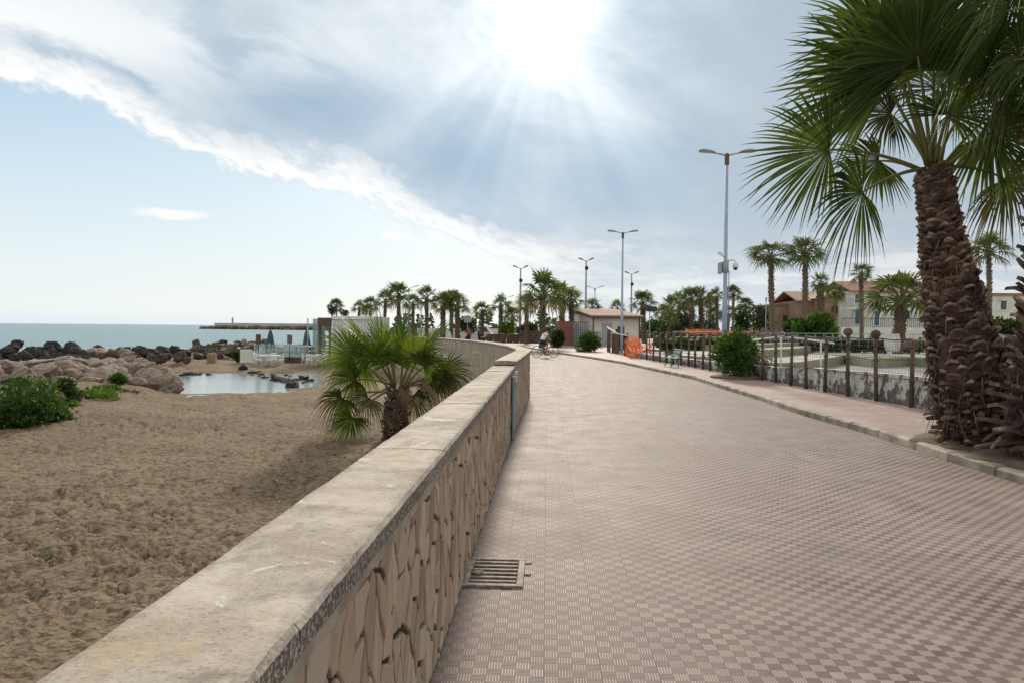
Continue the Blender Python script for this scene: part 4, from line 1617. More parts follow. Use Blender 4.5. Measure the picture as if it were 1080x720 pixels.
# rocks behind the beach bar
G = 'rocks heaped behind the beach bar'
TL = 'brown and dark rock heaped along the shore behind the beach bar'
for i in range(95):
    x = rr.uniform(196, 330)
    top = 368 - 6 * math.exp(-((x - 262) / 30) ** 2)
    yb = top + rr.random() * 12
    rock_px(rr.choice('BBDBL'), x, yb, rr.uniform(6, 13), rr.uniform(4, 8), 66 - (yb - top) * .7, TL, G)
rock_px('B', 206, 366, 9, 9, 68, 'pointed brown rock with a bird-like tip left of the beach bar')
# low wet stones at the tide pool
G = 'wet stones round the tide pool'
WLb = 'small dark wet stone lying at the edge of the tide pool'
for i in range(72):
    t = rr.random()
    if t < .6:
        x = rr.uniform(262, 330)
        y = 396 + (x - 262) / 68 * 7 + rr.uniform(-5, 3)
    elif t < .85:
        x, y = rr.uniform(184, 270), rr.uniform(390, 395)
    else:
        x, y = rr.uniform(180, 215), rr.uniform(392, 396)
    p = at(x, y, -1.17)
    s_ = rr.uniform(.08, .26)
    boulder(rr.choice('DDB'), (p.x, p.y, -1.17 + s_ * .05), (s_ * 1.4, s_, s_ * .5), WLb, G, name='stone', cat='stone')
p = at(308, 408, -1.17); boulder('D', p, (.45, .35, .25), 'dark flat stone standing alone in the right end of the tide pool', name='stone', cat='stone')
p = at(257, 389, -1.0); boulder('D', p, (.40, .3, .3), 'dark lump lying on the sand bar before the white tables', name='stone', cat='stone')


# ------------------------------------------------------------------ shrubs
def foliage(b, c, rad, n, leaf, seed, lump=5, m=0, fill=.55, up=0.2):
    """leaf blades spread through an uneven crown"""
    rr = random.Random(seed)
    lobes = [(Vector((rr.gauss(0, .38) * rad[0], rr.gauss(0, .38) * rad[1], rr.gauss(.0, .34) * rad[2])), rr.uniform(.45, .75)) for _ in range(lump)]
    lobes.append((Vector((0, 0, 0)), .8))
    c = Vector(c)
    for i in range(n):
        lc, ls = rr.choice(lobes)
        d = Vector((rr.gauss(0, 1), rr.gauss(0, 1), rr.gauss(0, 1))).normalized()
        rho = (fill + (1 - fill) * rr.random()) * rr.uniform(.8, 1.08)
        wob = 1 + .22 * math.sin(d.x * 7 + seed) * math.sin(d.z * 6 + seed * 2) + (.25 if rr.random() < .05 else 0)
        p = c + lc + Vector((d.x * rad[0], d.y * rad[1], d.z * rad[2])) * (ls * rho * wob)
        if p.z < .02:
            p.z = .02 + rr.random() * .1
        ax = (d + Vector((rr.gauss(0, .6), rr.gauss(0, .6), rr.gauss(up, .6)))).normalized()
        sd = ax.cross(Vector((rr.gauss(0, 1), rr.gauss(0, 1), rr.gauss(0, 1)))).normalized()
        L = leaf * rr.uniform(.6, 1.4)
        w = L * rr.uniform(.22, .36)
        nn = sd.cross(ax) * (L * .12)
        b.poly([p, p + ax * L * .45 + sd * w + nn, p + ax * L, p + ax * L * .45 - sd * w + nn], m)


def shrub(name, label, loc, rad, n, leaf, seed, m=BUSH, group=None, cat='shrub', zc=None, stem=True, lump=6):
    t = thing(name, label, cat, loc, group=group)
    b = MB(); foliage(b, (0, 0, zc if zc is not None else rad[2] * .92), rad, n, leaf, seed, lump)
    b.build('foliage', m, t)
    if stem:
        b = MB()
        rr = random.Random(seed)
        for i in range(7):
            a = rr.uniform(0, 6.28)
            b.tube([(0.04 * math.cos(a), .04 * math.sin(a), -.03), (rad[0] * .3 * math.cos(a), rad[1] * .3 * math.sin(a), rad[2] * .8), (rad[0] * .55 * math.cos(a), rad[1] * .55 * math.sin(a), rad[2] * 1.4)], [.03, .02, .008], 5)
        b.build('stems', TWIG, t)
    return t


p = at(776, 398, .12); s_ = p.y / FPX
shrub('bush', 'dense round green bush on the sidewalk in front of the near lamp post', p, (24 * s_, 22 * s_, 27 * s_), 5200, .13, 1, BUSH, zc=25 * s_)
# earth bed with broken edging under the bush
b = MB(); b.lathe((0, 0, 0), [(.92, -.02), (.93, .05), (.86, .075), (.5, .09), (.0, .10)], 22)
tag(b.build('planting_bed', EARTH, None), 'low round bed of dry earth under the dense bush', 'planting bed').location = (p.x + .05, p.y, .12)
p = at(800, 397, .12); s_ = p.y / FPX
shrub('bush', 'small reddish shrub growing beside the dense bush', p, (11 * s_, 10 * s_, 12 * s_), 900, .10, 2, BUSH_P)
p = at(621, 370.5, .12); s_ = p.y / FPX
shrub('bush', 'round clipped green bush before the door of the white hut', p, (12.5 * s_, 12 * s_, 10 * s_), 3000, .17, 3, BUSH, lump=7)
p = at(588, 366, .12); s_ = p.y / FPX
shrub('bush', 'dark round bush just right of the cyclist', p, (7.5 * s_, 7 * s_, 9 * s_), 1700, .24, 4, BUSH_D)
p = at(655, 371, .12); s_ = p.y / FPX
shrub('bush', 'narrow dark bush in the gap between hut and lamp post', p, (5 * s_, 5 * s_, 9 * s_), 700, .22, 5, BUSH_D)
# plants over the left boulders
for i, (x, yb, rx, rz, Y, m, lab) in enumerate((
        (12, 449, 52, 29, 18.5, BUSH, 'big spreading green plant at the left foot of the pale heap'),
        (46, 448, 30, 15, 19.5, BUSH, 'leafy green plant next to the sand, under the grey boulder'),
        (66, 428, 18, 13, 23.5, BUSH_D, 'dark green shrub climbing between two pale boulders'),
        (94, 427, 26, 12, 25.5, BUSH_Y, 'yellow green tuft at the sand edge below the widest boulder'),
        (116, 421, 20, 9, 27.5, BUSH, 'low green creeper under the middle of the pale heap'),
        (126, 404, 9, 7, 29.0, BUSH, 'small green tuft growing between pale boulders near the pool'),
        (-30, 448, 48, 26, 19.5, BUSH, 'green shrub mass at the far left edge'),
        (20, 410, 16, 8, 26, BUSH_D, 'small shrub on top of the heap above the green plant'),
        (76, 436, 10, 7, 22.5, BUSH_Y, 'bright green tuft on the sand beside the grey boulder'))):
    s_ = Y / FPX
    p = atY(x, yb, Y)
    p.z = min(p.z, surf(p.x, p.y) + 1.2)
    shrub('plant', lab, p, (rx * s_, rx * s_ * .8, rz * s_), 1500 + int(rx * 90), .11, 20 + i, m, cat='plant', zc=rz * s_ * .6, stem=False, lump=8)
# plants beyond the terraces and at the horizon
for i, (x, yb, rx, rz, Y, m, lab) in enumerate((
        (852, 353, 17, 11, 50, BUSH, 'bushy green plants at the foot of the tall palm pair'),
        (868, 352, 14, 13, 50, BUSH_Y, 'yellow green leafy plant before the brown house'),
        (838, 352, 13, 9, 52, BUSH_D, 'dark low shrub before the tan house'),
        (535, 352, 10, 8, 88, BUSH_Y, 'yellow green bush behind the brown planters'),
        (556, 352, 10, 7, 82, BUSH_D, 'dark bush behind the planters and cyclist'),
        (495, 350, 10, 10, 96, BUSH_D, 'dark bush under the row of palms'),
        (650, 352, 12, 12, 110, BUSH_D, 'dark bush right behind the white hut'),
        (1065, 352, 16, 8, 52, BUSH_D, 'dark shrub at the right edge beyond the palms'),
        (712, 348, 22, 10, 88, BUSH_D, 'broad dark shrub in front of the palm grove'),
        (690, 349, 14, 8, 90, BUSH, 'green shrub left of the palm grove'),
        (800, 346, 14, 14, 92, BUSH_D, 'dark rounded tree left of the tan house'),
        (782, 348, 12, 10, 96, BUSH_D, 'dark shrub behind the near lamp post'),
        (740, 349, 14, 7, 96, BUSH_D, 'low dark shrub behind the orange netting'))):
    s_ = Y / FPX
    p = atY(x, yb, Y)
    zb = max(0.0, p.z - rz * s_ * .3)
    shrub('shrub', lab, (p.x, p.y, min(zb, .9)), (rx * s_, rx * s_ * .8, rz * s_), 900, .32, 60 + i, m, zc=rz * s_ * .95 + max(0, zb - .9), stem=False)

# ------------------------------------------------------------------ street lamps and masts
def lamp(px, yb, ytop, zb, label, half=1.05, mats=(POLE, LAMPH), group=None, Y=None, r=.085, tilt=.10, rz=0.0, one=False):
    p = atY(px, yb, Y) if Y else at(px, yb, zb)
    p.z = zb
    top = atY(px, ytop, p.y).z
    t = thing('street_lamp', label, 'street lamp', p, rz, group)
    h = top - zb
    b = MB(); b.tube([(0, 0, 0), (0, 0, h * .33), (0, 0, h * .34), (0, 0, h - .12)], [r * 1.15, r * 1.1, r * .9, r * .6], 12)
    b.lathe((0, 0, 0), [(r * 1.9, 0), (r * 1.9, .03), (r * 1.2, .05)], 12)
    b.build('pole', mats[0], t)
    b = MB(); b.lathe((0, 0, h - .42), [(r * .8, 0), (r * .95, .02), (r * .95, .38), (r * .5, .42)], 12)
    b.build('pole_collar', RUST, t)
    for s_ in ((-1,) if one else (-1, 1)):
        b = MB(); b.tube([(0, 0, h - .08), (s_ * half * .3, 0, h - .04 + tilt * .3), (s_ * half * .5, 0, h - .02 + tilt * .4)], [.035, .03, .028], 6)
        b.build('arm', mats[0], t)
        hd = MB()
        L = half * .60
        x0 = s_ * half * .42
        z0 = h + tilt * .45
        prof = [(0, .05, .0), (.25, .12, .05), (.6, .155, .07), (.9, .12, .05), (1.0, .05, .01)]
        rows = []
        for f, w, hh in prof:
            x = x0 + s_ * L * f
            z = z0 + tilt * .5 * f
            row = []
            for dy, dz in ((-w, 0), (-w * .6, hh), (w * .6, hh), (w, 0), (w * .7, -.04), (-w * .7, -.04)):
                row.append(len(hd.v)); hd.v.append((x, dy, z + dz))
            rows.append(row)
        for a, c in zip(rows, rows[1:]):
            for j in range(6):
                q = (j + 1) % 6
                hd.face((a[j], a[q], c[q], c[j]), 1 if j == 4 else 0)
        hd.face(rows[0]); hd.face(rows[-1][::-1])
        hd.build('lamp_head', [mats[1], LAMPG], t)
    return t, h


tl, hl = lamp(763.5, 396, 162, .12, 'tall pale blue twin-head street lamp rising behind the dense round bush', 1.0)
# devices on the near post
zt = lambda y: atY(764, y, tl.location.y).z - .12
b = MB(); b.box((-.20, 0, zt(283)), (.13, .16, .42), bev=.015)
b.build('junction_box', GREYP, tl)
b = MB(); b.lathe((0, 0, zt(288)), [(.095, 0), (.12, .02), (.12, .42), (.095, .45)], 12)
b.build('pole_clamp', POLE_G, tl)
b = MB(); b.tube([(.05, 0, zt(275)), (.30, 0, zt(275) + .03), (.36, 0, zt(277))], .03, 6)
b.lathe((.36, 0, zt(281)), [(.05, -.08), (.10, -.03), (.11, .05), (.07, .13), (.04, .16)], 12)
b.build('dome_camera', WHITE, tl)
b = MB(); b.lathe((.36, 0, zt(283.5)), [(.01, -.06), (.07, -.03), (.085, .03), (.08, .05)], 12)
b.build('camera_lens', BLACKP, tl)
b = MB(); b.box((-.17, -.02, zt(268)), (.28, .10, .10), ry=.55, bev=.01); b.tube([(0, 0, zt(270)), (-.12, 0, zt(269))], .02, 5)
b.build('box_camera', WHITE, tl)
b = MB(); b.tube([(.13, 0, 1.6), (.13, 0, zt(286))], .018, 6)
b.build('cable_conduit', POLE_G, tl)

lamp(655.5, 373, 245, .12, 'blue grey twin-head street lamp in front of the white hut', 1.0)
MG = (POLE_G, LAMPH)


def mast(px, ytop, Y, label, yflood):
    p = atY(px, 350, Y); p.z = 0
    h = atY(px, ytop, Y).z
    t = thing('floodlight_mast', label, 'floodlight mast', p)
    b = MB(); b.tube([(0, 0, 0), (0, 0, h * .5), (0, 0, h)], [.16, .13, .08], 8)
    b.build('pole', POLE_G, t)
    for s_ in (-1, 1):
        b = MB(); b.tube([(0, 0, h - .1), (s_ * .45, 0, h + .12)], .04, 5)
        b.box((s_ * .68, 0, h + .22), (.62, .32, .16), ry=-s_ * .35, bev=.04)
        b.build('lamp_head', LAMPH, t)
    zf = atY(px, yflood, Y).z
    b = MB(); b.box((.05, -.22, zf), (.42, .28, .45), bev=.08, rx=.3)
    b.tube([(0, 0, zf), (.0, -.2, zf)], .05, 5)
    b.build('floodlight', BLACKP, t)
    return t


mast(617.5, 275, 92, 'tall floodlight mast rising behind the left part of the hut', 283)
mast(665.5, 289, 104, 'floodlight mast seen just right of the blue grey street lamp', 300)
mast(548.5, 283, 92, 'slim floodlight mast left of the thick palm behind the cyclist', 296)
lamp(627, 352, 304, 0, 'small twin-head lamp between floodlight mast and street lamp over the hut roof', 1.25, MG, Y=100, tilt=.3)
lamp(533, 352, 314, 0, 'small twin-head lamp behind the palms left of the slim mast', 1.25, MG, Y=108, tilt=.3)
lamp(431, 352, 304, 0, 'twin-arm lamp standing among the row of palms above the beach palm', 1.3, MG, Y=92, tilt=.35)
lamp(444, 352, 309, 0, 'lamp head just right of the twin-arm lamp in the palm row', 1.3, MG, Y=100, tilt=.3, one=True, rz=math.pi)
lamp(807.5, 350, 314, 0, 'single-arm grey lamp left of the tan house', .9, MG, Y=90, one=True, rz=math.pi, tilt=.1)
lamp(798, 350, 322, 0, 'smaller distant grey lamp between thin palm and tan house', .9, MG, Y=110, one=True, tilt=.1)
# dark oval sign
p = atY(685, 356, 60); p.z = .1
t = thing('sign', 'dark oval sign on a thin post before the fan palm right of the hut', 'sign', p)
hz = atY(685, 314, 60).z - .1
b = MB(); b.tube([(0, 0, 0), (0, 0, hz)], .05, 8); b.build('post', POLE_G, t)
b = MB()
zc = atY(686, 326, 60).z - .1
b.ext([(.1 + .5 * math.copysign(abs(math.cos(a)) ** .6, math.cos(a)), -.09, zc + .22 * math.copysign(abs(math.sin(a)) ** .6, math.sin(a))) for a in [i * math.pi / 10 for i in range(20)]], (0, .05, 0))
b.build('panel', BLACKP, t)
# board on post left
p = atY(493, 352, 92); p.z = 0
t = thing('sign', 'pale blue square board on a post under the palm row', 'sign', p)
b = MB(); b.tube([(0, 0, 0), (0, 0, 2.4)], .05, 8); b.build('post', POLE_G, t)
b = MB(); b.box((0, -.08, 2.8), (.85, .06, .9), bev=.01); b.build('panel', GREYP, t)

# ------------------------------------------------------------------ fence, low wall, terraces
fl = resample(FENCE_L[:10], 1.0)
t = thing('fence', 'rusty post and wire fence along the low peeling wall at the terraces', 'fence', (0, 0, 0))
L = FENCE_L


def ftop(i_y):
    return 1.56


posts = []
PXP = [1080, 1003, 961, 924, 894, 870, 850, 834, 818, 804, 790, 776, 762, 749, 741, 733, 726, 718, 710, 703, 696, 689, 682]


def on_fence(px):
    for a, c in zip(range(len(FENCE_PX) - 1), range(1, len(FENCE_PX))):
        xa, xc = FENCE_PX[a][0], FENCE_PX[c][0]
        if xc <= px <= xa:
            f = (xa - px) / (xa - xc)
            y = FENCE_PX[a][1] * (1 - f) + FENCE_PX[c][1] * f
            return at(px, y, .12)
    return at(px, FENCE_PX[0][1], .12)


fp = [on_fence(x) for x in PXP]
for i, p in enumerate(fp):
    hh = random.uniform(1.42, 1.56)
    lean = random.uniform(-.04, .04)
    r = .047
    b = MB()
    b.tube([(p.x, p.y, .1), (p.x + lean * .5, p.y, .12 + hh * .5), (p.x + lean, p.y, .12 + hh)], [r * 1.15, r, r * .95], 7)
    if i in (3, 4):
        b.lathe((p.x + lean, p.y, .12 + hh), [(.05, -.01), (.10, .03), (.12, .09), (.09, .16), (.02, .19)], 12, 1)
    for zz in (.55, .95, 1.3):
        b.lathe((p.x + lean * zz / hh, p.y, .12 + zz), [(r, 0), (r * 1.45, .015), (r * 1.45, .05), (r, .065)], 8)
    b.build('post', [RUST, ROCK_B], t)
b = MB()
for a, c in zip(fp, fp[1:]):
    for zz in (.62, 1.05, 1.50):
        m_ = a.lerp(c, .5)
        b.tube([(a.x, a.y, .12 + zz), (m_.x, m_.y, .12 + zz - .03), (c.x, c.y, .12 + zz)], .009 if zz < 1.4 else .016, 5)
b.build('rail_wire', RUST, t)
b = MB()
for a, c in zip(fp[:9], fp[1:10]):
    d = (c - a); ln = d.length
    n = int(ln / .12)
    for i in range(1, n):
        q = a.lerp(c, i / n)
        b.tube([(q.x, q.y, .65), (q.x + random.uniform(-.01, .01), q.y, 1.60)], .0028, 3, cap=False)
    for zz in np.arange(.72, 1.6, .12):
        b.tube([(a.x, a.y, zz), (c.x, c.y, zz)], .0028, 3, cap=False)
b.build('wire_mesh', WIRE, t)
# slats low in the far bays
# the low wall behind it
t = thing('low_wall', 'low white plaster wall with dark peeling patches behind the rusty fence', 'wall')
b = MB()
LW = shift(FENCE_L, -.16)
tops = [.86, .84, .80, .79, .78, .72, .60, .55, .48, .44, .42, .40]
rows = []
for (p, z) in zip(LW, tops):
    rows.append((p, z))
rs = []
for (p, z), (q, z2) in zip(rows, rows[1:]):
    n = max(2, int((q - p).length / .5))
    for i in range(n):
        rs.append((p.lerp(q, i / n), z + (z2 - z) * i / n + random.uniform(-.012, .012)))
rs.append(rows[-1])
for i, (p, z) in enumerate(rs):
    q = rs[min(i + 1, len(rs) - 1)][0] - rs[max(i - 1, 0)][0]
    n = Vector((q.y, -q.x)).normalized()
    b.v += [(p.x, p.y, -.3), (p.x, p.y, z), (p.x + n.x * .22, p.y + n.y * .22, z), (p.x + n.x * .22, p.y + n.y * .22, -.3)]
for i in range(len(rs) - 1):
    k = i * 4
    for j in range(3):
        b.face((k + j, k + 4 + j, k + 5 + j, k + 1 + j), 1 if j == 1 else 0)
b.build('plaster_wall', [PEEL, WHITEW], t)

# terraces: zigzag seating steps
T1PX = [(716, 374.3), (730, 375), (770, 377.5), (800, 383), (842, 381.7), (879, 376.4), (891, 374.6), (919, 377.7), (958, 376.4), (1010, 379), (1090, 380)]
T2PX = [(712, 368.3), (730, 369), (770, 371), (800, 377.5), (842, 374), (868.6, 368.5), (891, 366.7), (919, 368), (958, 368.5), (1010, 370), (1090, 371)]
Z1, Z2 = .45, .83
tt = thing('seating_terrace', 'stepped concrete terrace with olive risers and pale tops beyond the fence', 'terrace')
f1 = [at(x, y, Z1).xy for x, y in T1PX]
f2 = [at(x, y, Z1).xy for x, y in T2PX]


def tier(front, back, z0, z1, name):
    b = MB()
    n = len(front)
    b.v += [(p[0], p[1], z0) for p in front] + [(p[0], p[1], z1) for p in front] + [(p[0], p[1], z1) for p in back]
    for i in range(n - 1):
        b.face((i, i + 1, n + i + 1, n + i), 0)
        b.face((n + i, n + i + 1, 2 * n + i + 1, 2 * n + i), 1)
    return b.build(name, [OLIVE, PALE], tt)


tier(f1, [p + Vector((p[0] * .01 + .1, .25)) for p in f2], -.2, Z1, 'lower_step')
back = [Vector((p[0] * 1.42, p[1] * 1.42)) for p in f2]
tier(f2, back, Z1 - .02, Z2, 'upper_step')
# third kerb step behind
b3 = [Vector((p[0] * 1.12, p[1] * 1.12)) for p in f2]
b4 = [Vector((p[0] * 1.17, p[1] * 1.17)) for p in f2]
b = MB()
n = len(b3)
for q, z in ((b3, Z2 - .01), (b3, Z2 + .20), (b4, Z2 + .20), (b4, Z2 - .01)):
    b.v += [(p[0], p[1], z) for p in q]
for i in range(n - 1):
    b.face((i, i + 1, n + i + 1, n + i), 0)
    b.face((n + i, n + i + 1, 2 * n + i + 1, 2 * n + i), 1)
    b.face((2 * n + i, 2 * n + i + 1, 3 * n + i + 1, 3 * n + i), 0)
b.build('back_step', [OLIVE, PALE], tt)
# the raised garden behind (earth bank, planted)
b = MB()
gx = [(700, 53), (740, 52), (800, 50), (900, 49), (1000, 48), (1200, 46)]
fr_ = [Vector(((x - 577) / 770 * y, y)) for x, y in gx]
b.prism([(p.x, p.y) for p in fr_] + [(p.x * 5, p.y * 5) for p in fr_[::-1]], -.1, .66)
struct(b.build('garden_bank', EARTH))
b = MB()
rr = random.Random(8)


def hedge_run(b, x0, x1, Y, z0, z1, n, leaf, seed):
    rr = random.Random(seed)
    for i in range(n):
        x = rr.uniform(x0, x1)
        y = Y + rr.uniform(-.5, .5)
        p = Vector(((x - 577) / 770 * Y, y, rr.uniform(z0, z1) + .12 * math.sin(x * .7) + .08 * math.sin(x * .23)))
        ax = Vector((rr.gauss(0, 1), rr.gauss(0, 1), rr.gauss(.3, .8))).normalized()
        sd = ax.cross(Vector((rr.gauss(0, 1), rr.gauss(0, 1), rr.gauss(0, 1)))).normalized()
        Lf = leaf * rr.uniform(.6, 1.4)
        b.poly([p, p + ax * Lf * .5 + sd * Lf * .32, p + ax * Lf, p + ax * Lf * .5 - sd * Lf * .32])


for x0, x1, Y, z0, z1, lab, sd in ((690, 790, 47.5, .6, 1.02, 'low clipped hedge behind the left part of the terraces', 1), (800, 905, 46.5, .6, 1.15, 'low clipped hedge in front of the tall palm pair', 2), (905, 1000, 45.5, .6, 1.1, 'low clipped hedge in front of the white house', 3), (1035, 1110, 45, .6, 1.3, 'low hedge seen right of the leaning trunk', 4)):
    b = MB(); hedge_run(b, x0, x1, Y, z0, z1, 2600, .22, sd)
    tag(b.build('hedge', BUSH_D), lab, 'hedge')
# distant greenery closing the horizon
b = MB()
for i in range(9000):
    x = rr.uniform(395, 1150)
    Y = rr.uniform(120, 150)
    top = 2.4 + 1.4 * math.sin(x * .09) + 1.0 * math.sin(x * .21 + 1) + .7 * math.sin(x * .53)
    p = Vector(((x - 577) / 770 * Y, Y, rr.uniform(0, max(1.0, top))))
    ax = Vector((rr.gauss(0, 1), rr.gauss(0, 1), rr.gauss(.3, .8))).normalized()
    sd = ax.cross(Vector((rr.gauss(0, 1), rr.gauss(0, 1), rr.gauss(0, 1)))).normalized()
    Lf = rr.uniform(.5, 1.1)
    b.poly([p, p + ax * Lf * .5 + sd * Lf * .35, p + ax * Lf, p + ax * Lf * .5 - sd * Lf * .35])
tag(b.build('far_greenery', BUSH_D), 'far dark band of shrubs along the horizon behind the palms', 'greenery', kind='stuff')

# metal railing behind the terraces
t = thing('railing', 'thin grey metal railing with two rails above the hedge behind the terraces', 'railing')
Y = 44.5
xs = list(range(800, 1075, 9))
for x in xs:
    X = (x - 577) / 770 * Y
    b = MB(); b.tube([(X, Y, .8), (X, Y, 1.62)], .022, 5); b.build('post', POLE_G, t)
for zz in (1.6, 1.25):
    b = MB(); b.tube([((xs[0] - 577) / 770 * Y, Y, zz), ((xs[-1] - 577) / 770 * Y, Y, zz)], .022, 5); b.build('rail', POLE_G, t)
t = thing('railing', 'long pale railing across the far side of the terraces near the oval sign', 'railing')
Y = 56
xs = list(range(708, 800, 8))
for x in xs:
    X = (x - 577) / 770 * Y
    b = MB(); b.tube([(X, Y, .6), (X, Y, 1.6)], .03, 5); b.build('post', RUST, t)
for zz in (1.6, 1.2):
    b = MB(); b.tube([((xs[0] - 577) / 770 * Y, Y, zz), ((xs[-1] - 577) / 770 * Y, Y, zz)], .03, 5); b.build('rail', PALE, t)
# sagging white pipe
pts = [atY(x, y, 27.5) for x, y in ((790, 359.5), (806, 357), (824, 355), (845, 357), (866, 360), (880, 362))]
b = MB(); b.tube(pts, .035, 7)
for q in (pts[0], pts[2], pts[4]):
    b.tube([q, (q.x, q.y, .0)], .03, 6)
tag(b.build('pipe_rail', WHITE, None, pts[0]), 'bent white pipe handrail just behind the rusty fence, right of the bush', 'handrail')
# barrel planter
p = at(941, 371, Z2)
p = atY(941, 371, 36); p.z = Z2
b = MB(); b.lathe((0, 0, 0), [(.26, 0), (.30, .03), (.34, .22), (.36, .42), (.34, .62), (.30, .78), (.31, .82), (.27, .82), (.26, .74)], 18)
tag(b.build('planter', mat('stained_white_barrel', (.66, .66, .64), (.42, .42, .41), .7, 4, stretch=(2, 2, .4)), None), 'weathered white barrel planter on the terrace below the stout palm', 'planter').location = p
p = atY(961, 357, 38); p.z = 1.05
b = MB(); b.lathe((0, 0, 0), [(.15, -.25), (.30, -.15), (.38, .02), (.33, .22), (.18, .35), (.05, .38)], 14)
tag(b.build('stone_ball', ROCK_B, None), 'grey round stone ball right of the white barrel planter', 'stone ball').location = p


# ------------------------------------------------------------------ orange barrier mesh
def net(name, label, top, bot, nu, amp, seed, rep):
    """draped sheet between a top line and a bottom line"""
    rr = random.Random(seed)
    me = bpy.data.meshes.new(name)
    nv = 14
    v, f, uv = [], [], []
    T_, B_ = resample3(top, nu), resample3(bot, nu)
    for i in range(nu + 1):
        for j in range(nv + 1):
            q = T_[i].lerp(B_[i], j / nv)
            a = amp * (.25 + j / nv)
            v.append((q.x + a * math.sin(i * 1.7 + j * .8 + seed), q.y + a * 1.6 * math.sin(i * 1.1 - j * .55), q.z + a * .4 * math.sin(i * .9 + j * 1.3)))
    for i in range(nu):
        for j in range(nv):
            k = i * (nv + 1) + j
            f.append((k, k + nv + 1, k + nv + 2, k + 1))
    me.from_pydata(v, [], f)
    l = me.uv_layers.new(name='UVMap')
    for poly in me.polygons:
        for li in poly.loop_indices:
            vi = me.loops[li].vertex_index
            l.data[li].uv = ((vi // (nv + 1)) / nu * rep[0], (vi % (nv + 1)) / nv * rep[1])
    me.materials.append(NET)
    o = bpy.data.objects.new(name, me)
    COL.objects.link(o)
    return tag(o, label, 'netting')


def resample3(pts, n):
    pts = [Vector(p) for p in pts]
    out = []
    for i in range(n + 1):
        t = i / n * (len(pts) - 1)
        k = min(int(t), len(pts) - 2)
        out.append(pts[k].lerp(pts[k + 1], t - k))
    return out


YN = 43
net('barrier_netting', 'crumpled orange plastic barrier netting hanging on the fence beside the street lamp', [atY(660, 356, YN), atY(667, 353, YN), atY(674, 356, YN), atY(679, 368, YN), atY(683, 367, YN - 1), atY(688, 363, YN - 1)],
    [atY(661, 376, YN), atY(668, 378, YN - .5), atY(675, 380, YN - .7), atY(680, 381, YN - 1), atY(684, 381, YN - 1), atY(689, 380, YN - 1)], 26, .09, 2, (15, 10))
net('barrier_netting', 'sagging orange netting strung on the fence next to the green bench', [atY(659, 360, YN + 1), atY(670, 358, YN + 1), atY(677, 360, YN + 1)], [atY(662, 374, YN + .6), atY(670, 377, YN + .5), atY(677, 378, YN + .2)], 16, .07, 5, (10, 8))
YN = 66
net('barrier_netting', 'bright orange netting stretched across the far side of the terraces', [atY(722, 347.5, YN), atY(740, 347, YN), atY(757, 348, YN)], [atY(722, 352.5, YN), atY(740, 353, YN), atY(757, 354, YN)], 20, .04, 4, (26, 5))
net('barrier_netting', 'duller orange netting right beside the near lamp post, far side of the terraces', [atY(757, 348, YN), atY(775, 348.5, YN), atY(792, 349, YN)], [atY(757, 354, YN), atY(775, 356, YN), atY(792, 355, YN)], 20, .05, 6, (24, 6))
# poles carrying the far netting
for x in (722, 757, 792):
    q = atY(x, 354, YN)
    b = MB(); b.tube([(0, 0, .5 - q.z), (0, 0, .75)], .05, 6); b.lathe((0, 0, .75), [(.06, 0), (.06, .04), (.02, .06)], 6)
    tag(b.build('netting_pole', RUST, None), {722: 'rusty pole at the left end of the far orange netting', 757: 'rusty pole between the two far orange nettings', 792: 'rusty pole at the right end of the far orange netting'}[x], 'pole').location = q

# ------------------------------------------------------------------ green bench
p = on_fence(709)
a0, a1 = on_fence(715), on_fence(700)
p = at(708.5, 386.5, .12)
t = thing('park_bench', 'green slatted metal bench standing in front of the rusty fence', 'bench', p, math.atan2((a1 - a0).y, (a1 - a0).x) + R(205) - R(28), sc=.9)
for s_ in (-1, 1):
    b = MB(); b.tube([(s_ * .55, -.20, 0), (s_ * .55, -.17, .44)], .024, 6); b.tube([(s_ * .55, .17, 0), (s_ * .55, .17, .42), (s_ * .55, .30, .86)], .024, 6)
    b.tube([(s_ * .55, -.2, .42), (s_ * .55, .18, .42)], .02, 6)
    b.tube([(s_ * .55, -.18, .43), (s_ * .55, -.17, .62), (s_ * .55, .22, .64)], .018, 6)
    b.build('leg_frame', GREENB, t)
b = MB()
for i in range(6):
    b.box((0, -.20 + .078 * i, .45), (1.25, .06, .022), bev=.005)
b.build('seat', GREENB, t)
b = MB()
for i in range(5):
    b.box((0, .185 + .026 * i, .53 + .08 * i), (1.25, .02, .064), rx=-.3, bev=.005)
b.build('backrest', GREENB, t)

# ------------------------------------------------------------------ white hut, kiosk and low walls
hx, hy = 4.5, 72.0
ft = Vector((4.65, 1.0, 0)).normalized(); dt = Vector((-ft.y, ft.x, 0))
HW, HD = 4.75, 8.2
ZE, ZR = 2.95, 3.75
P = lambda u, v, z: Vector((hx, hy, 0)) + ft * u + dt * v + Vector((0, 0, z))
t = thing('hut', 'small white hut with a sloping pale red tiled roof', 'hut', (0, 0, 0))
b = MB(); b.poly([P(0, 0, 0), P(HW, 0, 0), P(HW, 0, ZE), P(0, 0, ZE)])
b.poly([P(0, HD, 0), P(0, 0, 0), P(0, 0, ZE), P(0, HD, ZR)])
b.poly([P(HW, 0, 0), P(HW, HD, 0), P(HW, HD, ZR), P(HW, 0, ZE)])
b.poly([P(HW, HD, 0), P(0, HD, 0), P(0, HD, ZR), P(HW, HD, ZR)])
b.build('wall', WHITEW, t)
b = MB()
sl_ = (ZR - ZE) / HD
n = 30
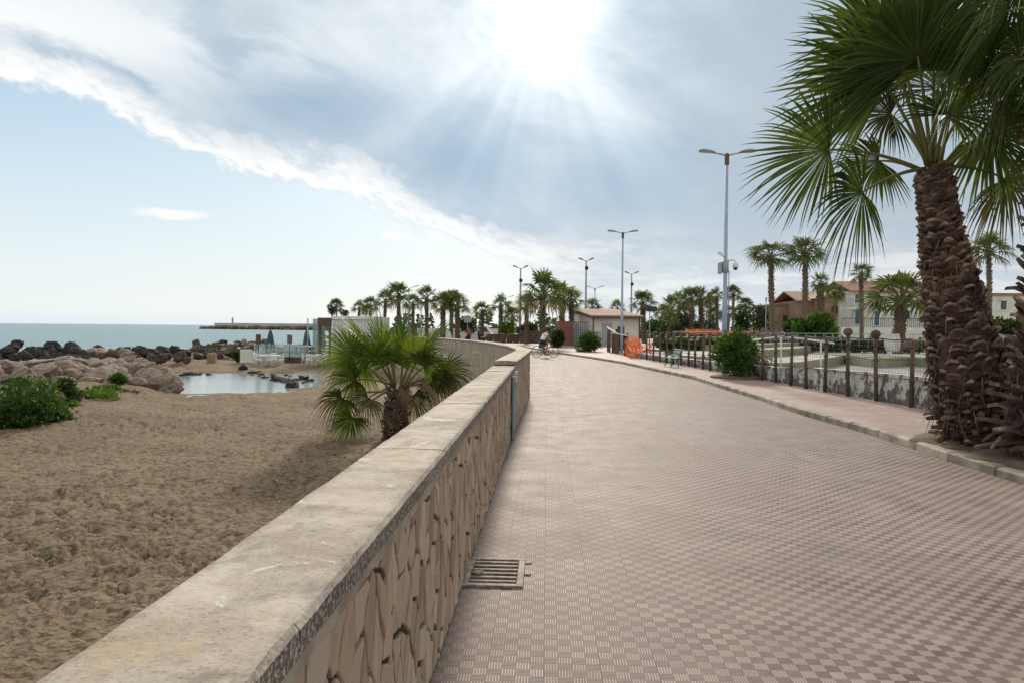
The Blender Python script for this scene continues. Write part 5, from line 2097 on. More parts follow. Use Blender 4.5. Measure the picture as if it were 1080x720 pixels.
for i in range(n):
    u0 = -.3 + (HW + .6) * i / n; u1 = -.3 + (HW + .6) * (i + .82) / n
    b.ext([P(u0, -.45, ZE - .45 * sl_ + .06), P(u1, -.45, ZE - .45 * sl_ + .06), P(u1, HD + .3, ZR + .3 * sl_ + .06), P(u0, HD + .3, ZR + .3 * sl_ + .06)], (0, 0, .10))
b.ext([P(-.32, -.47, ZE - .47 * sl_), P(HW + .32, -.47, ZE - .47 * sl_), P(HW + .32, HD + .3, ZR + .3 * sl_), P(-.32, HD + .3, ZR + .3 * sl_)], (0, 0, .1))
b.build('roof', TILE_P, t)
b = MB()
b.ext([P(-.34, -.49, ZE - .17), P(HW + .34, -.49, ZE - .17), P(HW + .34, -.49, ZE), P(-.34, -.49, ZE)], dt * -.04)
b.ext([P(-.33, -.5, ZE - .18), P(-.33, HD + .3, ZR - .12), P(-.33, HD + .3, ZR + .06), P(-.33, -.5, ZE)], ft * -.04)
b.build('fascia', BROWN, t)
b = MB(); b.ext([P(.9, -.003, .1), P(1.9, -.003, .1), P(1.9, -.003, 2.3), P(.9, -.003, 2.3)], dt * -.05); b.build('door', GREYP, t)
b = MB(); b.ext([P(.05, -.003, .1), P(.8, -.003, .1), P(.8, -.003, 1.5), P(.05, -.003, 1.5)], dt * -.04); b.build('wall_panel', GREYP, t)
b = MB(); b.ext([P(2.5, -.003, 1.0), P(3.2, -.003, 1.0), P(3.2, -.003, 2.0), P(2.5, -.003, 2.0)], dt * -.03); b.build('window', DARKW, t)
for u in (0, HW):
    b = MB(); b.tube([P(u, -.08, 0), P(u, -.08, ZE - .1)], .07, 6); b.build('drainpipe', BROWN, t)

t = thing('kiosk', 'red brown panel kiosk with grey wire cage left of the hut', 'kiosk', (0, 0, 0))
q = [atY(x, 362, 70).xy for x in (589, 603.5)]
b = MB(); b.prism([(q[0].x, 70), (q[1].x, 70), (q[1].x - .3, 72.5), (q[0].x - .3, 72.5)], 0.1, 2.45); b.build('panel', REDP, t)
q2 = [atY(x, 362, 69.5).xy for x in (604, 620)]
b = MB()
for i in range(9):
    x = q2[0].x + (q2[1].x - q2[0].x) * i / 8
    b.tube([(x, 69.5, .1), (x, 69.5, 2.4)], .03, 5)
for z in (.2, .9, 1.6, 2.38):
    b.tube([(q2[0].x, 69.5, z), (q2[1].x, 69.5, z)], .03, 5)
b.build('cage', RUST, t)
b = MB(); b.poly([(q2[0].x, 70.6, .1), (q2[1].x, 70.6, .1), (q2[1].x, 70.6, 2.3), (q2[0].x, 70.6, 2.3)]); b.ext([(q2[0].x, 70.62, .1), (q2[1].x, 70.62, .1), (q2[1].x, 70.62, 2.3), (q2[0].x, 70.62, 2.3)], (0, .06, 0))
b.build('back_panel', GREYP, t)
# dark posts between hut and lamp
t = thing('fence', 'short dark timber fence between the hut and the blue grey lamp', 'fence')
for x, yb, yt in ((642, 371, 348), (647, 372, 352), (651, 372.5, 347), (660, 375, 357)):
    q = at(x, yb, .12)
    zt_ = atY(x, yt, q.y).z
    b = MB(); b.box((q.x, q.y, (.1 + zt_) / 2), (.26, .12, zt_ - .1), bev=.02); b.build('post', RUST, t)
b = MB(); b.tube([atY(640, 345, 50), atY(651, 352, 49), atY(662, 354, 48)], .04, 6); b.build('rail', WHITE, t)
# low wall behind cyclist
a, c = atY(549, 361, 82), atY(590, 363, 78)
b = MB(); b.box(((a.x + c.x) / 2, 80, .72), ((c.x - a.x), .4, 1.45), bev=.03)
tag(b.build('low_wall', ROCK_B, None, ((a.x + c.x) / 2, 80, 0)), 'low brown stone wall right behind the cyclist', 'wall')
a, c = atY(440, 350, 104), atY(548, 350, 104)
b = MB(); b.box(((a.x + c.x) / 2, 104, .8), ((c.x - a.x), .3, 1.6), bev=.02)
tag(b.build('boundary_wall', WHITEW, None, ((a.x + c.x) / 2, 104, 0)), 'long low pale wall behind the brown planters and palms', 'wall')
# brown planters
ps_ = {516.5: 'leftmost of the row of brown timber planters', 523.5: 'second brown timber planter from the left in the row', 530.5: 'middle one of the row of brown timber planters', 537.5: 'brown timber planter next to the one by the slim mast', 544.5: 'brown timber planter nearest the slim floodlight mast'}
for i, (x, lab) in enumerate(ps_.items()):
    q = at(x, 361.5, .0)
    q = atY(x, 361.5, 80); q.z = 0
    t = thing('planter', lab, 'planter', q, group='brown planters in a row')
    b = MB()
    for k in range(6):
        b.box((-.27 + .108 * k, -.3, .52), (.10, .03, 1.0), bev=.008)
        b.box((-.27 + .108 * k, .3, .52), (.10, .03, 1.0), bev=.008)
    for s_ in (-1, 1):
        b.box((s_ * .32, 0, .52), (.03, .6, 1.0), bev=.008)
    b.build('box', BROWN, t)
    b = MB(); b.box((0, 0, 1.04), (.70, .66, .06), bev=.01); b.build('rim', BROWN, t)
    b = MB(); b.box((0, 0, .98), (.58, .54, .1)); b.build('soil', EARTH, t)
q = atY(509.5, 359, 80); q.z = 0
b = MB(); b.box((0, 0, .35), (.55, .5, .5), bev=.05); b.box((0, -.1, .66), (.62, .4, .12), bev=.03); b.box((-.2, 0, .08), (.1, .4, .16)); b.box((.2, 0, .08), (.1, .4, .16))
tag(b.build('cabinet', BLACKP, None), 'small dark cabinet at the left end of the brown planters', 'cabinet').location = q
# folded white parasol
q = atY(474, 356, 80); q.z = 0


def folded_parasol(label, loc, h, r, m):
    t = thing('parasol', label, 'parasol', loc)
    b = MB(); b.tube([(0, 0, 0), (0, 0, h)], .03, 6); b.lathe((0, 0, 0), [(.25, 0), (.25, .06), (.05, .09)], 12); b.build('pole', POLE_G, t)
    b = MB()
    n = 24
    prof = [(.95, h * .30), (1.0, h * .38), (.72, h * .6), (.5, h * .8), (.12, h * .98)]
    rows = []
    for f, z in prof:
        rows.append([len(b.v) + j for j in range(n)])
        for j in range(n):
            rad = r * f * (1 + .22 * math.cos(j * math.pi / 2 * 2 / 1.5 + z))
            b.v.append((rad * math.cos(2 * math.pi * j / n), rad * math.sin(2 * math.pi * j / n), z))
    for a, c in zip(rows, rows[1:]):
        for j in range(n):
            b.face((a[j], a[(j + 1) % n], c[(j + 1) % n], c[j]), 0, True)
    b.face(rows[0][::-1]); b.face(rows[-1])
    b.build('canopy', m, t)
    return t


folded_parasol('small closed white parasol on the promenade right of the beach palm', q, 1.35, .32, CREAM)


# ------------------------------------------------------------------ houses on the right
def house(name, label, x0, x1, Y, zb, yt, m, roof=None, wins=(), depth=9, gable=False, roofm=TILE, ov=.35, floorline=False):
    a, c = atY(x0, 340, Y), atY(x1, 340, Y)
    h = atY((x0 + x1) / 2, yt, Y).z
    t = thing(name, label, 'house', ((a.x + c.x) / 2, Y, zb))
    w = c.x - a.x
    b = MB(); b.box((0, depth / 2, (h - zb) / 2), (w, depth, h - zb)); b.build('wall', m, t)
    b = MB()
    if roof == 'gable':
        rh = (h - zb)
        pk = .95
        b.ext([(-w / 2 - ov, -ov, rh), (w / 2 + ov, -ov, rh), (0, -ov, rh + pk + .25)], (0, depth + 2 * ov, 0))
    elif roof == 'slope':
        rh = (h - zb)
        pts = [(-w / 2 - ov, -ov, rh), (w / 2 + ov, -ov, rh), (w / 2 + ov, depth * .5, rh + 1.3), (-w / 2 - ov, depth * .5, rh + 1.3)]
        b.ext(pts, (0, 0, -.15))
        pts = [(-w / 2 - ov, depth * .5, rh + 1.3), (w / 2 + ov, depth * .5, rh + 1.3), (w / 2 + ov, depth + ov, rh), (-w / 2 - ov, depth + ov, rh)]
        b.ext(pts, (0, 0, -.15))
    else:
        b.box((0, depth / 2, h - zb + .1), (w + .3, depth + .3, .22))
    b.build('roof', roofm, t)
    for px, py, pw, ph, wm, nm in wins:
        q = atY(px, py, Y)
        ww, hh = pw / FPX * Y, ph / FPX * Y
        cx, cz = q.x - (a.x + c.x) / 2, q.z - zb
        b = MB(); b.box((cx, -.02, cz), (ww, .05, hh)); f = b.build(nm, wm, t)
        b = MB()
        for s_ in (-1, 1):
            b.box((cx + s_ * (ww / 2 + .04), -.035, cz), (.07, .09, hh + .16))
        b.box((cx, -.04, cz - hh / 2 - .06), (ww + .3, .16, .08)); b.box((cx, -.035, cz + hh / 2 + .04), (ww + .15, .09, .07))
        b.build('frame', WHITE if m is WHITEW else BROWN, f)
    return t, a, c


house('house', 'low tan house with flat top left of the brown gabled house', 821, 843, 92, 0, 322, TANW, None, ((828, 336, 3.5, 5, DARKW, 'window'), (837, 337, 3.2, 5, DARKW, 'window')), 10)
house('house', 'brown two-storey house with shallow gable behind the tall palms', 842, 872, 88, 0, 317, TANW2, 'slope', ((849, 324, 4, 7, DARKW, 'window'), (862, 325, 5, 6, DARKW, 'window'), (855, 338, 4, 6, DARKW, 'window')), 9, roofm=TILE_P)
house('house', 'plain brown house wall directly left of the white house', 871, 899, 84, 0, 314, TANW2, 'gable', ((880, 327, 5, 6, DARKW, 'window'),), 10, roofm=TILE_P)
t, a, c = house('house', 'white house with red tiled roof, blue shutters and balcony', 899, 980, 80, 0, 307, WHITEW, 'slope', ((923.5, 315.5, 4.2, 8, DARKW, 'window'), (924.5, 336, 4.6, 14, BLUED, 'door'), (904, 334, 4.5, 15, BLUED, 'door'), (903.5, 315, 3.5, 9, DARKW, 'window'), (955, 332, 8, 8, DARKW, 'window'), (968, 318, 4, 8, DARKW, 'window')), 9)
oc = (a.x + c.x) / 2
b = MB()
bx0, bx1 = atY(890, 324, 79).x - oc, atY(910, 324, 79).x - oc
zb_ = atY(900, 325.5, 79).z
b.box(((bx0 + bx1) / 2, -.6, zb_), (bx1 - bx0, 1.3, .18)); bal = b.build('balcony', WHITEW, t)
b = MB()
for i in range(12):
    x = bx0 + (bx1 - bx0) * i / 11
    b.tube([(x, -1.2, zb_ + .05), (x, -1.2, zb_ + 1.0)], .025, 4)
b.tube([(bx0, -1.2, zb_ + 1.0), (bx1, -1.2, zb_ + 1.0)], .03, 4)
b.build('balcony_rail', POLE_G, bal)
# garden wall with dark railing in front of it
a, c = atY(888, 345, 70), atY(985, 345, 70)
t = thing('garden_wall', 'low white garden wall with dark railing in front of the white house', 'wall', ((a.x + c.x) / 2, 70, .6))
w = c.x - a.x
b = MB(); b.box((0, 0, .75), (w, .25, 1.5)); b.build('wall', WHITEW, t)
b = MB()
for i in range(46):
    x = -w / 2 + w * i / 45
    b.tube([(x, 0, 1.5), (x, 0, 2.35)], .022, 4)
b.tube([(-w / 2, 0, 2.35), (w / 2, 0, 2.35)], .03, 4)
b.build('iron_railing', BLACKP, t)
house('house', 'white flat-roofed house with bluish upper floor at the right edge', 1046, 1110, 66, 0, 312, WHITEW, None, ((1058, 322, 6, 9, DARKW, 'window'), (1074, 334, 6, 10, DARKW, 'window')), 10)
house('house', 'pale grey house between the leaning trunk and the right edge, farther back', 985, 1052, 96, 0, 318, GREYP, None, ((1000, 328, 5, 7, DARKW, 'window'), (1030, 328, 5, 7, DARKW, 'window')), 10)

# a few parked vehicles glimpsed through the palms
VP = []
for x, y, Y, lab in [(503, 352, 100, 'pale van parked behind the brown planters')]:
    q = atY(x, y, Y); q.z = .64 if Y < 90 and x > 600 else 0
    van = 'van' in lab
    t = thing('parked_car' if not van else 'parked_van', lab, 'van' if van else 'car', q)
    b = MB()
    if van:
        pr = [(-2.2, .3), (2.2, .3), (2.25, .9), (1.9, 1.1), (1.35, 1.95), (-2.1, 2.0), (-2.25, 1.2)]
    else:
        pr = [(-2.0, .3), (2.0, .3), (2.05, .62), (1.85, .8), (1.0, .92), (.45, 1.38), (-1.0, 1.42), (-1.75, .95), (-2.05, .85)]
    b.ext([(x_, -.8, z_) for x_, z_ in pr], (0, 1.6, 0)); b.build('body', VEHW, t)
    b = MB()
    b.ext([(x_, -.82, z_) for x_, z_ in ([(.85, .95), (.42, 1.30), (-.95, 1.33), (-1.45, .97)] if not van else [(1.6, 1.2), (1.25, 1.8), (.3, 1.82), (.3, 1.2)])], (0, 1.64, 0)); b.build('window', DARKW, t)
    for sx in (-1.25, 1.3):
        for sy in (-.8, .66):
            w_ = MB(); w_.tube([(sx, sy, .3), (sx, sy + .16, .3)], .3, 14); wh = w_.build('wheel', RUBBER, t)


# ------------------------------------------------------------------ beach bar
YR = 54.0
ZS = -.86
X_ = lambda px, Y=YR: (px - 577) / 770 * Y + 0.0
XR = lambda px, Y=YR: atY(px, 360, Y).x
ZY = lambda px, y, Y=YR: atY(px, y, Y).z
b = MB(); b.box(((XR(266) + XR(392)) / 2, YR + 4.5, (ZS - .2 + ZY(310, 376)) / 2), (XR(392) - XR(266), 9, ZY(310, 376) - ZS + .2), bev=.02)
dk = thing('deck', 'raised beach bar deck with dark brown front on the sand', 'deck', (0, 0, 0))
ob = b.build('platform', PALE, dk)
b = MB(); b.box(((XR(299) + XR(323)) / 2, YR - .03, ZY(310, 379)), (XR(323) - XR(299), .06, .40)); b.build('front_board', BROWN, dk)
b = MB(); b.box(((XR(350) + XR(372)) / 2, YR - .03, ZY(310, 379)), (XR(372) - XR(350), .06, .40)); b.build('front_board', BROWN, dk)
ZD = ZY(310, 376)
# glass windbreak
t = thing('glass_windbreak', 'low glass windbreak along the beach bar deck', 'windbreak')
for i in range(7):
    x0, x1 = XR(268) + (XR(322) - XR(268)) * i / 7, XR(268) + (XR(322) - XR(268)) * (i + 1) / 7
    b = MB(); b.box(((x0 + x1) / 2, YR + .1, ZD + .48), (x1 - x0 - .06, .03, .9)); b.build('pane', GLASS, t)
    b = MB(); b.tube([(x0, YR + .1, ZD), (x0, YR + .1, ZD + .98)], .025, 5); b.build('post', WHITE, t)
t = thing('glass_screen', 'tall bluish glass screen at the left side of the pergola', 'glass screen')
for x0, x1, Y in ((XR(320), XR(326), YR + 4), (XR(326), XR(332), YR + 1)):
    b = MB(); b.box(((x0 + x1) / 2, Y, (ZD + ZY(326, 336)) / 2), (x1 - x0, .05, ZY(326, 336) - ZD)); b.build('pane', GLASS, t)
b = MB(); b.box((XR(326), YR + 2.4, (ZD + ZY(326, 336)) / 2), (.06, 3.0, ZY(326, 336) - ZD - .02)); b.build('pane', GLASS, t)
for px in (320, 332):
    b = MB(); b.tube([(XR(px), YR + 1, ZD), (XR(px), YR + 1, ZY(326, 335.5))], .05, 6); b.build('post', GREYP, t)
t = thing('pergola', 'brown timber pergola between glass screen and white bar building', 'pergola')
zt2 = ZY(338, 335)
for px, Y in ((334, YR + .8), (345, YR + .8), (334, YR + 5), (345, YR + 5)):
    b = MB(); b.box((XR(px), Y, (ZD + zt2) / 2), (.2, .2, zt2 - ZD), bev=.015); b.build('post', BROWN, t)
b = MB(); b.box(((XR(332) + XR(347)) / 2, YR + .7, zt2 - .32), (XR(347) - XR(332), .12, .62), bev=.01); b.build('fascia_board', BROWN, t)
b = MB()
for i in range(8):
    b.box(((XR(332) + XR(347)) / 2, YR + 1.2 + i * .6, zt2 - .08), (XR(347) - XR(332), .1, .16), bev=.01)
b.build('rafter', BROWN, t)
t = thing('bar_building', 'white ribbed beach bar building behind the short beach palm', 'building')
x0, x1 = XR(346.5), XR(392)
zt3 = ZY(360, 333.5)
b = MB(); b.box(((x0 + x1) / 2, YR + 3.5, (ZD + zt3) / 2), (x1 - x0, 5.4, zt3 - ZD)); b.build('wall', WHITEW, t)
b = MB()
n = 26
for i in range(n):
    x = x0 + .25 + (x1 - x0 - .5) * i / (n - 1)
    b.box((x, YR + .77, (ZD + zt3) / 2 - .08), (.07, .07, zt3 - ZD - .5), bev=.01)
b.build('ribs', WHITE, t)
b = MB(); b.box(((x0 + x1) / 2, YR + .76, zt3 - .12), (x1 - x0 + .1, .2, .26), bev=.02); b.box((x0 + .08, YR + .74, (ZD + zt3) / 2 - .15), (.2, .14, zt3 - ZD - .32), bev=.02); b.build('frame', WHITE, t)
# plants on its roof
for px, py, r, lab in ((355, 324, 9, 'small palm with feathery top on the roof of the white bar building'), (386, 328, 7, 'second small palm on the bar roof, above the beach palm fronds')):
    q = atY(px, 333.5, YR + 3)
    place_palm(px, py, r, YR + 3, lab, None, 'slim', q.z, 2.2)
for px, lab in ((350, 'leafy pot plant at the left corner of the bar roof'), (363, 'tiny dark pot plant on the bar roof')):
    q = atY(px, 333.5, YR + 2)
    shrub('pot_plant', lab, (q.x, q.y, zt3), (.3, .3, .42 if px == 350 else .2), 260, .14, int(px), BUSH_D, cat='plant', stem=True, zc=.55 if px == 350 else .25)

folded_parasol('closed navy parasol standing alone at the left of the deck', (XR(282), YR + .6, ZD), ZY(282, 347) - ZD, .30, NAVY)
folded_parasol('closed navy parasol behind the grey loudspeaker', (XR(305), YR + 4, ZD), ZY(305, 346, YR + 4) - ZD, .30, NAVY)
folded_parasol('closed beige parasol left of the tall glass screen', (XR(317), YR + 5, ZD), ZY(317, 342, YR + 5) - ZD, .38, BEIGE)
for px, yt, yb, m, lab in ((272.5, 352.5, 361.5, BROWN, 'dark brown loudspeaker on a pole at the left end of the deck'), (305.5, 353, 362.5, mat('grey_brown_speaker', (.17, .13, .12), None, .6), 'grey brown loudspeaker on a stand in front of a navy parasol')):
    Y = YR - .3
    t = thing('loudspeaker', lab, 'loudspeaker', (XR(px, Y), Y, ZS))
    b = MB(); b.box((0, 0, (ZY(px, yt, Y) + ZY(px, yb, Y)) / 2 - ZS), (.30, .3, ZY(px, yt, Y) - ZY(px, yb, Y)), bev=.03); b.build('cabinet', m, t)
    b = MB(); b.tube([(0, 0, 0), (0, 0, ZY(px, yb, Y) - ZS)], .025, 6)
    for k in range(3):
        a_ = k * 2.09
        b.tube([(0, 0, .45), (.3 * math.cos(a_), .3 * math.sin(a_), .0)], .014, 5)
    b.build('stand', BLACKP, t)


def chair(label, loc, rz, group):
    t = thing('chair', label, 'chair', loc, rz, group)
    b = MB(); b.box((0, 0, .44), (.46, .44, .04), bev=.015); b.build('seat', WHITE, t)
    b = MB()
    for i in range(4):
        b.box((-.15 + .1 * i, .21, .66), (.05, .025, .36), rx=-.12, bev=.008)
    b.box((0, .235, .84), (.44, .03, .07), bev=.01); b.build('backrest', WHITE, t)
    for sx in (-1, 1):
        for sy in (-1, 1):
            b = MB(); b.tube([(sx * .19, sy * .18, .43), (sx * .22, sy * .21, 0)], .02, 5); b.build('leg', WHITE, t)
    return t


def table(label, loc, w, d, rz=0, group=None):
    t = thing('table', label, 'table', loc, rz, group)
    b = MB(); b.box((0, 0, .73), (w, d, .05), bev=.015); b.build('tabletop', WHITE, t)
    for sx in (-1, 1):
        for sy in (-1, 1):
            b = MB(); b.tube([(sx * (w / 2 - .08), sy * (d / 2 - .08), .71), (sx * (w / 2 - .05), sy * (d / 2 - .05), 0)], .03, 5); b.build('leg', WHITE, t)
    return t


ch0 = None
for k, (px, Y, lab, offs) in enumerate(((283.5, 50.6, 'left white table standing on the sand before the deck', ((-.85, .05, 1.57), (.85, -.05, -1.57), (-.35, -.7, 3.0), (.35, -.72, 3.2), (.0, .75, 0))), (335, 50.2, 'right white table on the sand left of the beach palm', ((-.85, 0, 1.5), (-.3, -.68, 3.1), (.35, -.7, 3.25), (.3, .72, 0), (.88, .1, -1.6))))):
    x = XR(px, Y)
    zs = surf(x, Y)
    table(lab, (x, Y, zs), 1.5, .8)
    side = 'left' if k == 0 else 'right'
    for dx_, dy_, rz in offs:
        lab2 = 'white chair drawn up to the %s white table on the sand' % side
        if ch0 is None:
            ch0 = chair(lab2, (x + dx_, Y + dy_, zs), rz, 'white chairs at the left table')
        else:
            dup(ch0, (x + dx_, Y + dy_, zs), rz, lab2, 'white chairs at the %s table' % side)
i = 0
for px, Y, n_ in ((290, 55.5, 2), (298, 57, 2), (313, 56, 2), (322, 55.5, 2), (329, 56.2, 2)):
    labs = {290: 'white table on the deck beside the lone navy parasol', 298: 'white table deep on the deck behind the loudspeakers', 313: 'white table on the deck right of the grey loudspeaker', 322: 'white table on the deck before the tall glass screen', 329: 'white table on the deck under the pergola edge'}
    table(labs[px], (XR(px, Y), Y, ZD), .9, .8)
    for s_ in (-1, 1):
        dup(ch0, (XR(px, Y) + s_ * .62, Y - .1, ZD), s_ * -1.57, 'white chair at one of the tables up on the deck', 'white chairs on the deck')
b = MB(); b.box((0, 0, .45), (.9, .18, 1.0), bev=.02); b.box((.1, -.05, .02), (1.1, .3, .1), bev=.02)
tag(b.build('half_wall', WHITEW, None), 'short white wall block at the left end of the deck', 'wall').location = (XR(260, 52.5), 52.5, -.9)
p = Vector((XR(250, 53), 53, -.9))
shrub('bush', 'dark bushy plant left of the short white wall block', p, (.32, .3, .48), 600, .14, 77, BUSH_D)
for px, y, w, h, lab in ((197, 372, .72, .72, 'weathered tan crate standing left on the sand bar'), (223.5, 374, .56, .78, 'narrow tan crate standing right on the sand bar')):
    Y = 53
    q = (XR(px, Y), Y, surf(XR(px, Y), Y) - .05)
    t = thing('crate', lab, 'crate', q, .2)
    b = MB()
    for k in range(5):
        z = h * (k + .5) / 5
        for s_ in (-1, 1):
            b.box((0, s_ * w / 2, z), (w, .03, h / 5 - .02), bev=.005); b.box((s_ * w / 2, 0, z), (.03, w - .04, h / 5 - .02), bev=.005)
    b.build('slats', TANBOX, t)
    b = MB(); b.box((0, 0, h - .02), (w - .05, w - .05, .03)); b.build('lid', TANBOX, t)
# small white boulder-like litter on the bar
# ------------------------------------------------------------------ jetty far out
YJ = 530
t = thing('jetty', 'long low concrete breakwater far out on the sea with a small beacon', 'breakwater')
xa, xb = XR(226, YJ), XR(420, YJ)
zj = atY(300, 341.3, YJ).z
b = MB(); b.prism([(xa, YJ), (xb, YJ - 40), (xb, YJ - 30), (xa, YJ + 12)], -1.4, zj); b.build('deck_wall', JETTY, t)
b = MB()
rr = random.Random(4)
for i in range(240):
    f = rr.random()
    x = XR(215, YJ) + (xb - XR(215, YJ)) * f
    y = YJ - 40 * f - rr.uniform(1, 7)
    s_ = rr.uniform(1.4, 3.0)
    b.box((x, y, -1.2 + rr.random() * (1.9 if f > .08 else 1.0)), (s_ * 1.6, s_, s_ * .8), rr.uniform(0, 3), bev=.4, rx=rr.uniform(-.4, .4))
b.build('rock_base', ROCK_B, t)
b = MB(); q = XR(244, YJ); b.lathe((q, YJ + 2, zj), [(.7, 0), (.6, 2.5), (.9, 2.6), (.5, 3.8), (.1, 4.6)], 8); b.build('beacon', GREYP, t)


# ------------------------------------------------------------------ people
def skin_body(name, verts, edges, radii, m, parent, root=0, sub=2):
    me = bpy.data.meshes.new(name)
    me.from_pydata([tuple(v) for v in verts], edges, [])
    o = bpy.data.objects.new(name, me)
    COL.objects.link(o)
    md = o.modifiers.new('Skin', 'SKIN')
    sv = me.skin_vertices[0].data if me.skin_vertices else None
    for i, r in enumerate(radii):
        me.skin_vertices[0].data[i].radius = (r, r) if not hasattr(r, '__len__') else r
        me.skin_vertices[0].data[i].use_root = (i == root)
    o.modifiers.new('Sub', 'SUBSURF').levels = sub
    o.modifiers['Sub'].render_levels = sub
    bpy.context.view_layer.update()
    dg = bpy.context.evaluated_depsgraph_get()
    me2 = bpy.data.meshes.new_from_object(o.evaluated_get(dg))
    me2.name = name
    o.modifiers.clear()
    o.data = me2
    bpy.data.meshes.remove(me)
    me2.materials.clear(); me2.materials.append(m)
    for p in me2.polygons:
        p.use_smooth = True
    if parent:
        o.parent = parent
    return o


def bicycle(label, loc, rz):
    t = thing('bicycle', label, 'bicycle', loc, rz)
    Rw = .335
    for sx in (-.53, .53):
        b = MB()
        n = 28
        b.tube([(sx + Rw * math.cos(a), 0, Rw + .01 + Rw * math.sin(a)) for a in [2 * math.pi * i / n for i in range(n + 1)]], .021, 6, cap=False)
        w = b.build('wheel', RUBBER, t)
        b = MB()
        for i in range(16):
            a = 2 * math.pi * i / 16
            b.tube([(sx, 0, Rw + .01), (sx + Rw * .96 * math.cos(a), 0, Rw + .01 + Rw * .96 * math.sin(a))], .0022, 3, cap=False)
        b.tube([(sx, -.05, Rw + .01), (sx, .05, Rw + .01)], .025, 8)
        b.build('spokes', STEEL, w)
    b = MB()
    ax, bb, st, hd, hd2, fx = (-.53, 0, .345), (-.06, 0, .30), (-.20, 0, .80), (.33, 0, .86), (.36, 0, .74), (.53, 0, .345)
    for a, c, r in ((bb, st, .018), (st, hd, .018), (bb, hd2, .02), (ax, st, .011), (ax, bb, .012), (hd, fx, .016)):
        b.tube([a, c], r, 7)
    b.build('frame', BLACKP, t)
    b = MB(); b.box((-.22, 0, .93), (.26, .13, .05), bev=.02); b.tube([(-.2, 0, .78), (-.22, 0, .92)], .014, 6); b.build('saddle', BLACKP, t)
    b = MB(); b.tube([(.33, 0, .86), (.31, 0, 1.0), (.36, 0, 1.03)], .015, 6); b.tube([(.30, -.27, 1.03), (.37, -.12, 1.03), (.37, .12, 1.03), (.30, .27, 1.03)], .014, 6); b.build('handlebar', BLACKP, t)
    b = MB(); b.lathe((-.06, 0, .30), [(.0, 0), (.0, 0)], 4)
    b = MB(); b.tube([(-.06, -.04, .30), (-.06, -.055, .30)], .085, 14); b.tube([(-.06, -.07, .30), (-.02, -.075, .14)], .011, 5); b.tube([(-.06, .07, .30), (-.10, .075, .46)], .011, 5)
    b.box((-.02, -.12, .135), (.10, .08, .02)); b.box((-.10, .12, .465), (.10, .08, .02)); b.build('pedals', BLACKP, t)
    return t


pc = at(575, 376.4, 0)
RZ = R(14)
bicycle('black bicycle ridden along the end of the promenade', pc, RZ)
cy = thing('person', 'cyclist in white t-shirt and dark shorts leaning over the handlebar', 'person', pc, RZ)
V = [(-.22, 0, .99), (-.14, 0, 1.17), (-.03, 0, 1.36), (.06, 0, 1.47), (.11, 0, 1.54), (.155, 0, 1.64), (.16, 0, 1.73),
     (-.19, -.09, .96), (.13, -.12, .80), (.03, -.12, .44), (-.02, -.12, .22), (.11, -.13, .165),
     (-.19, .09, .96), (.19, .12, .93), (.00, .12, .66), (-.10, .12, .545), (.03, .13, .495),
     (.04, -.17, 1.42), (.15, -.22, 1.20), (.30, -.22, 1.06), (.35, -.20, 1.05), (.04, .17, 1.42), (.15, .22, 1.20), (.30, .22, 1.06), (.35, .20, 1.05)]
E = [(0, 1), (1, 2), (2, 3), (3, 4), (4, 5), (5, 6), (0, 7), (7, 8), (8, 9), (9, 10), (10, 11), (0, 12), (12, 13), (13, 14), (14, 15), (15, 16), (3, 17), (17, 18), (18, 19), (19, 20), (3, 21), (21, 22), (22, 23), (23, 24)]
RAD = [(.10, .09), (.10, .09), (.11, .09), (.08, .07), .055, .085, .08, .10, .068, .052, .036, .03, .10, .068, .052, .036, .03, .052, .042, .033, .03, .052, .042, .033, .03]
skin_body('body', V, E, RAD, SKIN, cy)
# shirt follows torso and upper arms
VS = [(-.23, 0, 1.0), (-.14, 0, 1.17), (-.03, 0, 1.36), (.055, 0, 1.465), (.04, -.17, 1.42), (.10, -.20, 1.30), (.04, .17, 1.42), (.10, .20, 1.30)]
ES = [(0, 1), (1, 2), (2, 3), (3, 4), (4, 5), (3, 6), (6, 7)]
skin_body('t_shirt', VS, ES, [(.175, .16), (.18, .16), (.19, .165), (.13, .12), .10, .082, .10, .082], SHIRT, cy)
VS = [(-.23, 0, .98), (-.19, -.09, .955), (.08, -.115, .825), (-.19, .09, .955), (.12, .115, .935)]
skin_body('shorts', VS, [(0, 1), (1, 2), (0, 3), (3, 4)], [(.165, .13), .125, .098, .125, .098], SHORTS, cy)
b = MB(); b.lathe((.145, 0, 1.645), [(.10, -.03), (.125, .03), (.12, .09), (.085, .15), (.02, .175)], 14)
hr = b.build('hair', HAIR, cy)
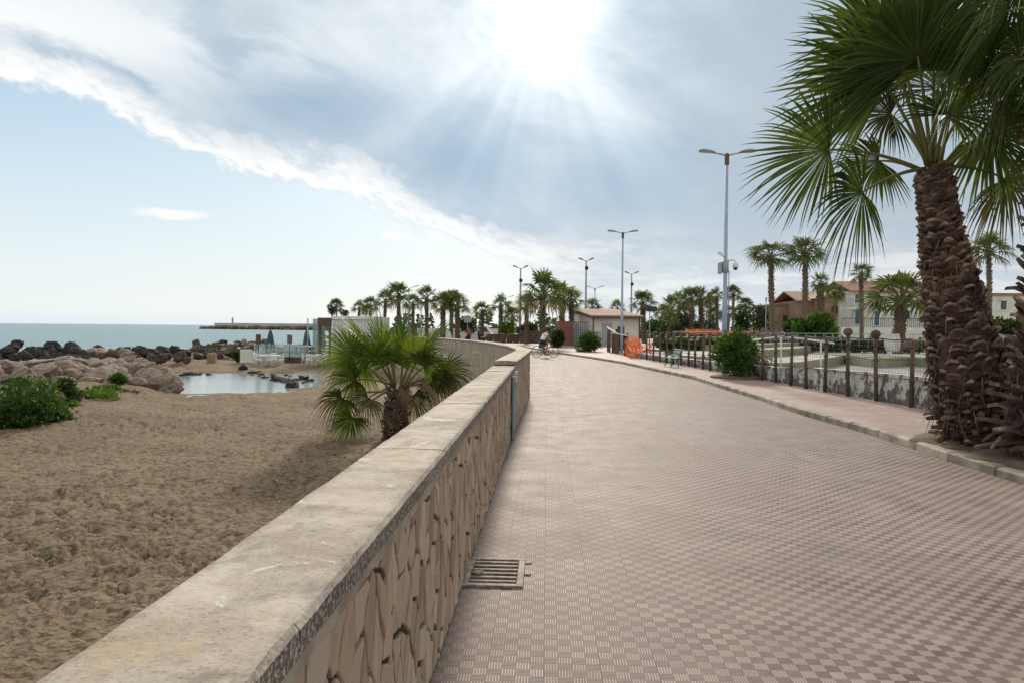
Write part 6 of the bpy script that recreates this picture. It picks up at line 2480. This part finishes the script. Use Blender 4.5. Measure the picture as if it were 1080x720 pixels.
for s_ in (-1, 1):
    b = MB(); fx_, fz_ = ((.05, .16) if s_ < 0 else (-.03, .50)); b.box((fx_ + .02, s_ * .125, fz_ - .005), (.26, .09, .075), bev=.03); b.build('shoe', BLACKP, cy)


def stander(label, px, yb, Y, top, bottom):
    q = atY(px, yb, Y); q.z = 0
    t = thing('person', label, 'person', q, random.uniform(0, 6))
    V = [(0, 0, .95), (0, 0, 1.15), (0, 0, 1.38), (0, 0, 1.46), (0, 0, 1.54), (0, .02, 1.68), (.09, 0, .90), (.10, .02, .48), (.10, 0, .08), (.10, .13, .04), (-.09, 0, .90), (-.10, -.05, .48), (-.10, -.10, .08), (-.10, .03, .04), (.19, 0, 1.38), (.24, .02, 1.12), (.22, .10, .90), (-.19, 0, 1.38), (-.24, .0, 1.12), (-.22, .06, .88)]
    E = [(0, 1), (1, 2), (2, 3), (3, 4), (4, 5), (0, 6), (6, 7), (7, 8), (8, 9), (0, 10), (10, 11), (11, 12), (12, 13), (2, 14), (14, 15), (15, 16), (2, 17), (17, 18), (18, 19)]
    skin_body('body', V, E, [.13, .12, .14, .07, .05, .10, .09, .06, .04, .03, .09, .06, .04, .03, .06, .042, .035, .06, .042, .035], SKIN, t)
    skin_body('top', [(0, 0, .92), (0, 0, 1.15), (0, 0, 1.40), (.19, 0, 1.38), (.22, .01, 1.22), (-.19, 0, 1.38), (-.22, 0, 1.22)], [(0, 1), (1, 2), (2, 3), (3, 4), (2, 5), (5, 6)], [.165, .155, .165, .085, .065, .085, .065], top, t)
    skin_body('trousers', [(0, 0, .93), (.09, 0, .88), (.10, .02, .48), (.10, 0, .12), (-.09, 0, .88), (-.10, -.05, .48), (-.10, -.1, .12)], [(0, 1), (1, 2), (2, 3), (0, 4), (4, 5), (5, 6)], [.15, .11, .085, .07, .11, .085, .07], bottom, t)
    b = MB(); b.lathe((0, -.01, 1.70), [(.10, -.06), (.118, .0), (.10, .07), (.03, .115)], 12); b.build('hair', HAIR, t)


stander('person in a red top standing under the palm row left of the planters', 494.5, 356, 80, REDC, SHORTS)
stander('person in dark clothes standing by the pale wall behind the planters', 505.5, 356, 84, NAVY, SHORTS)
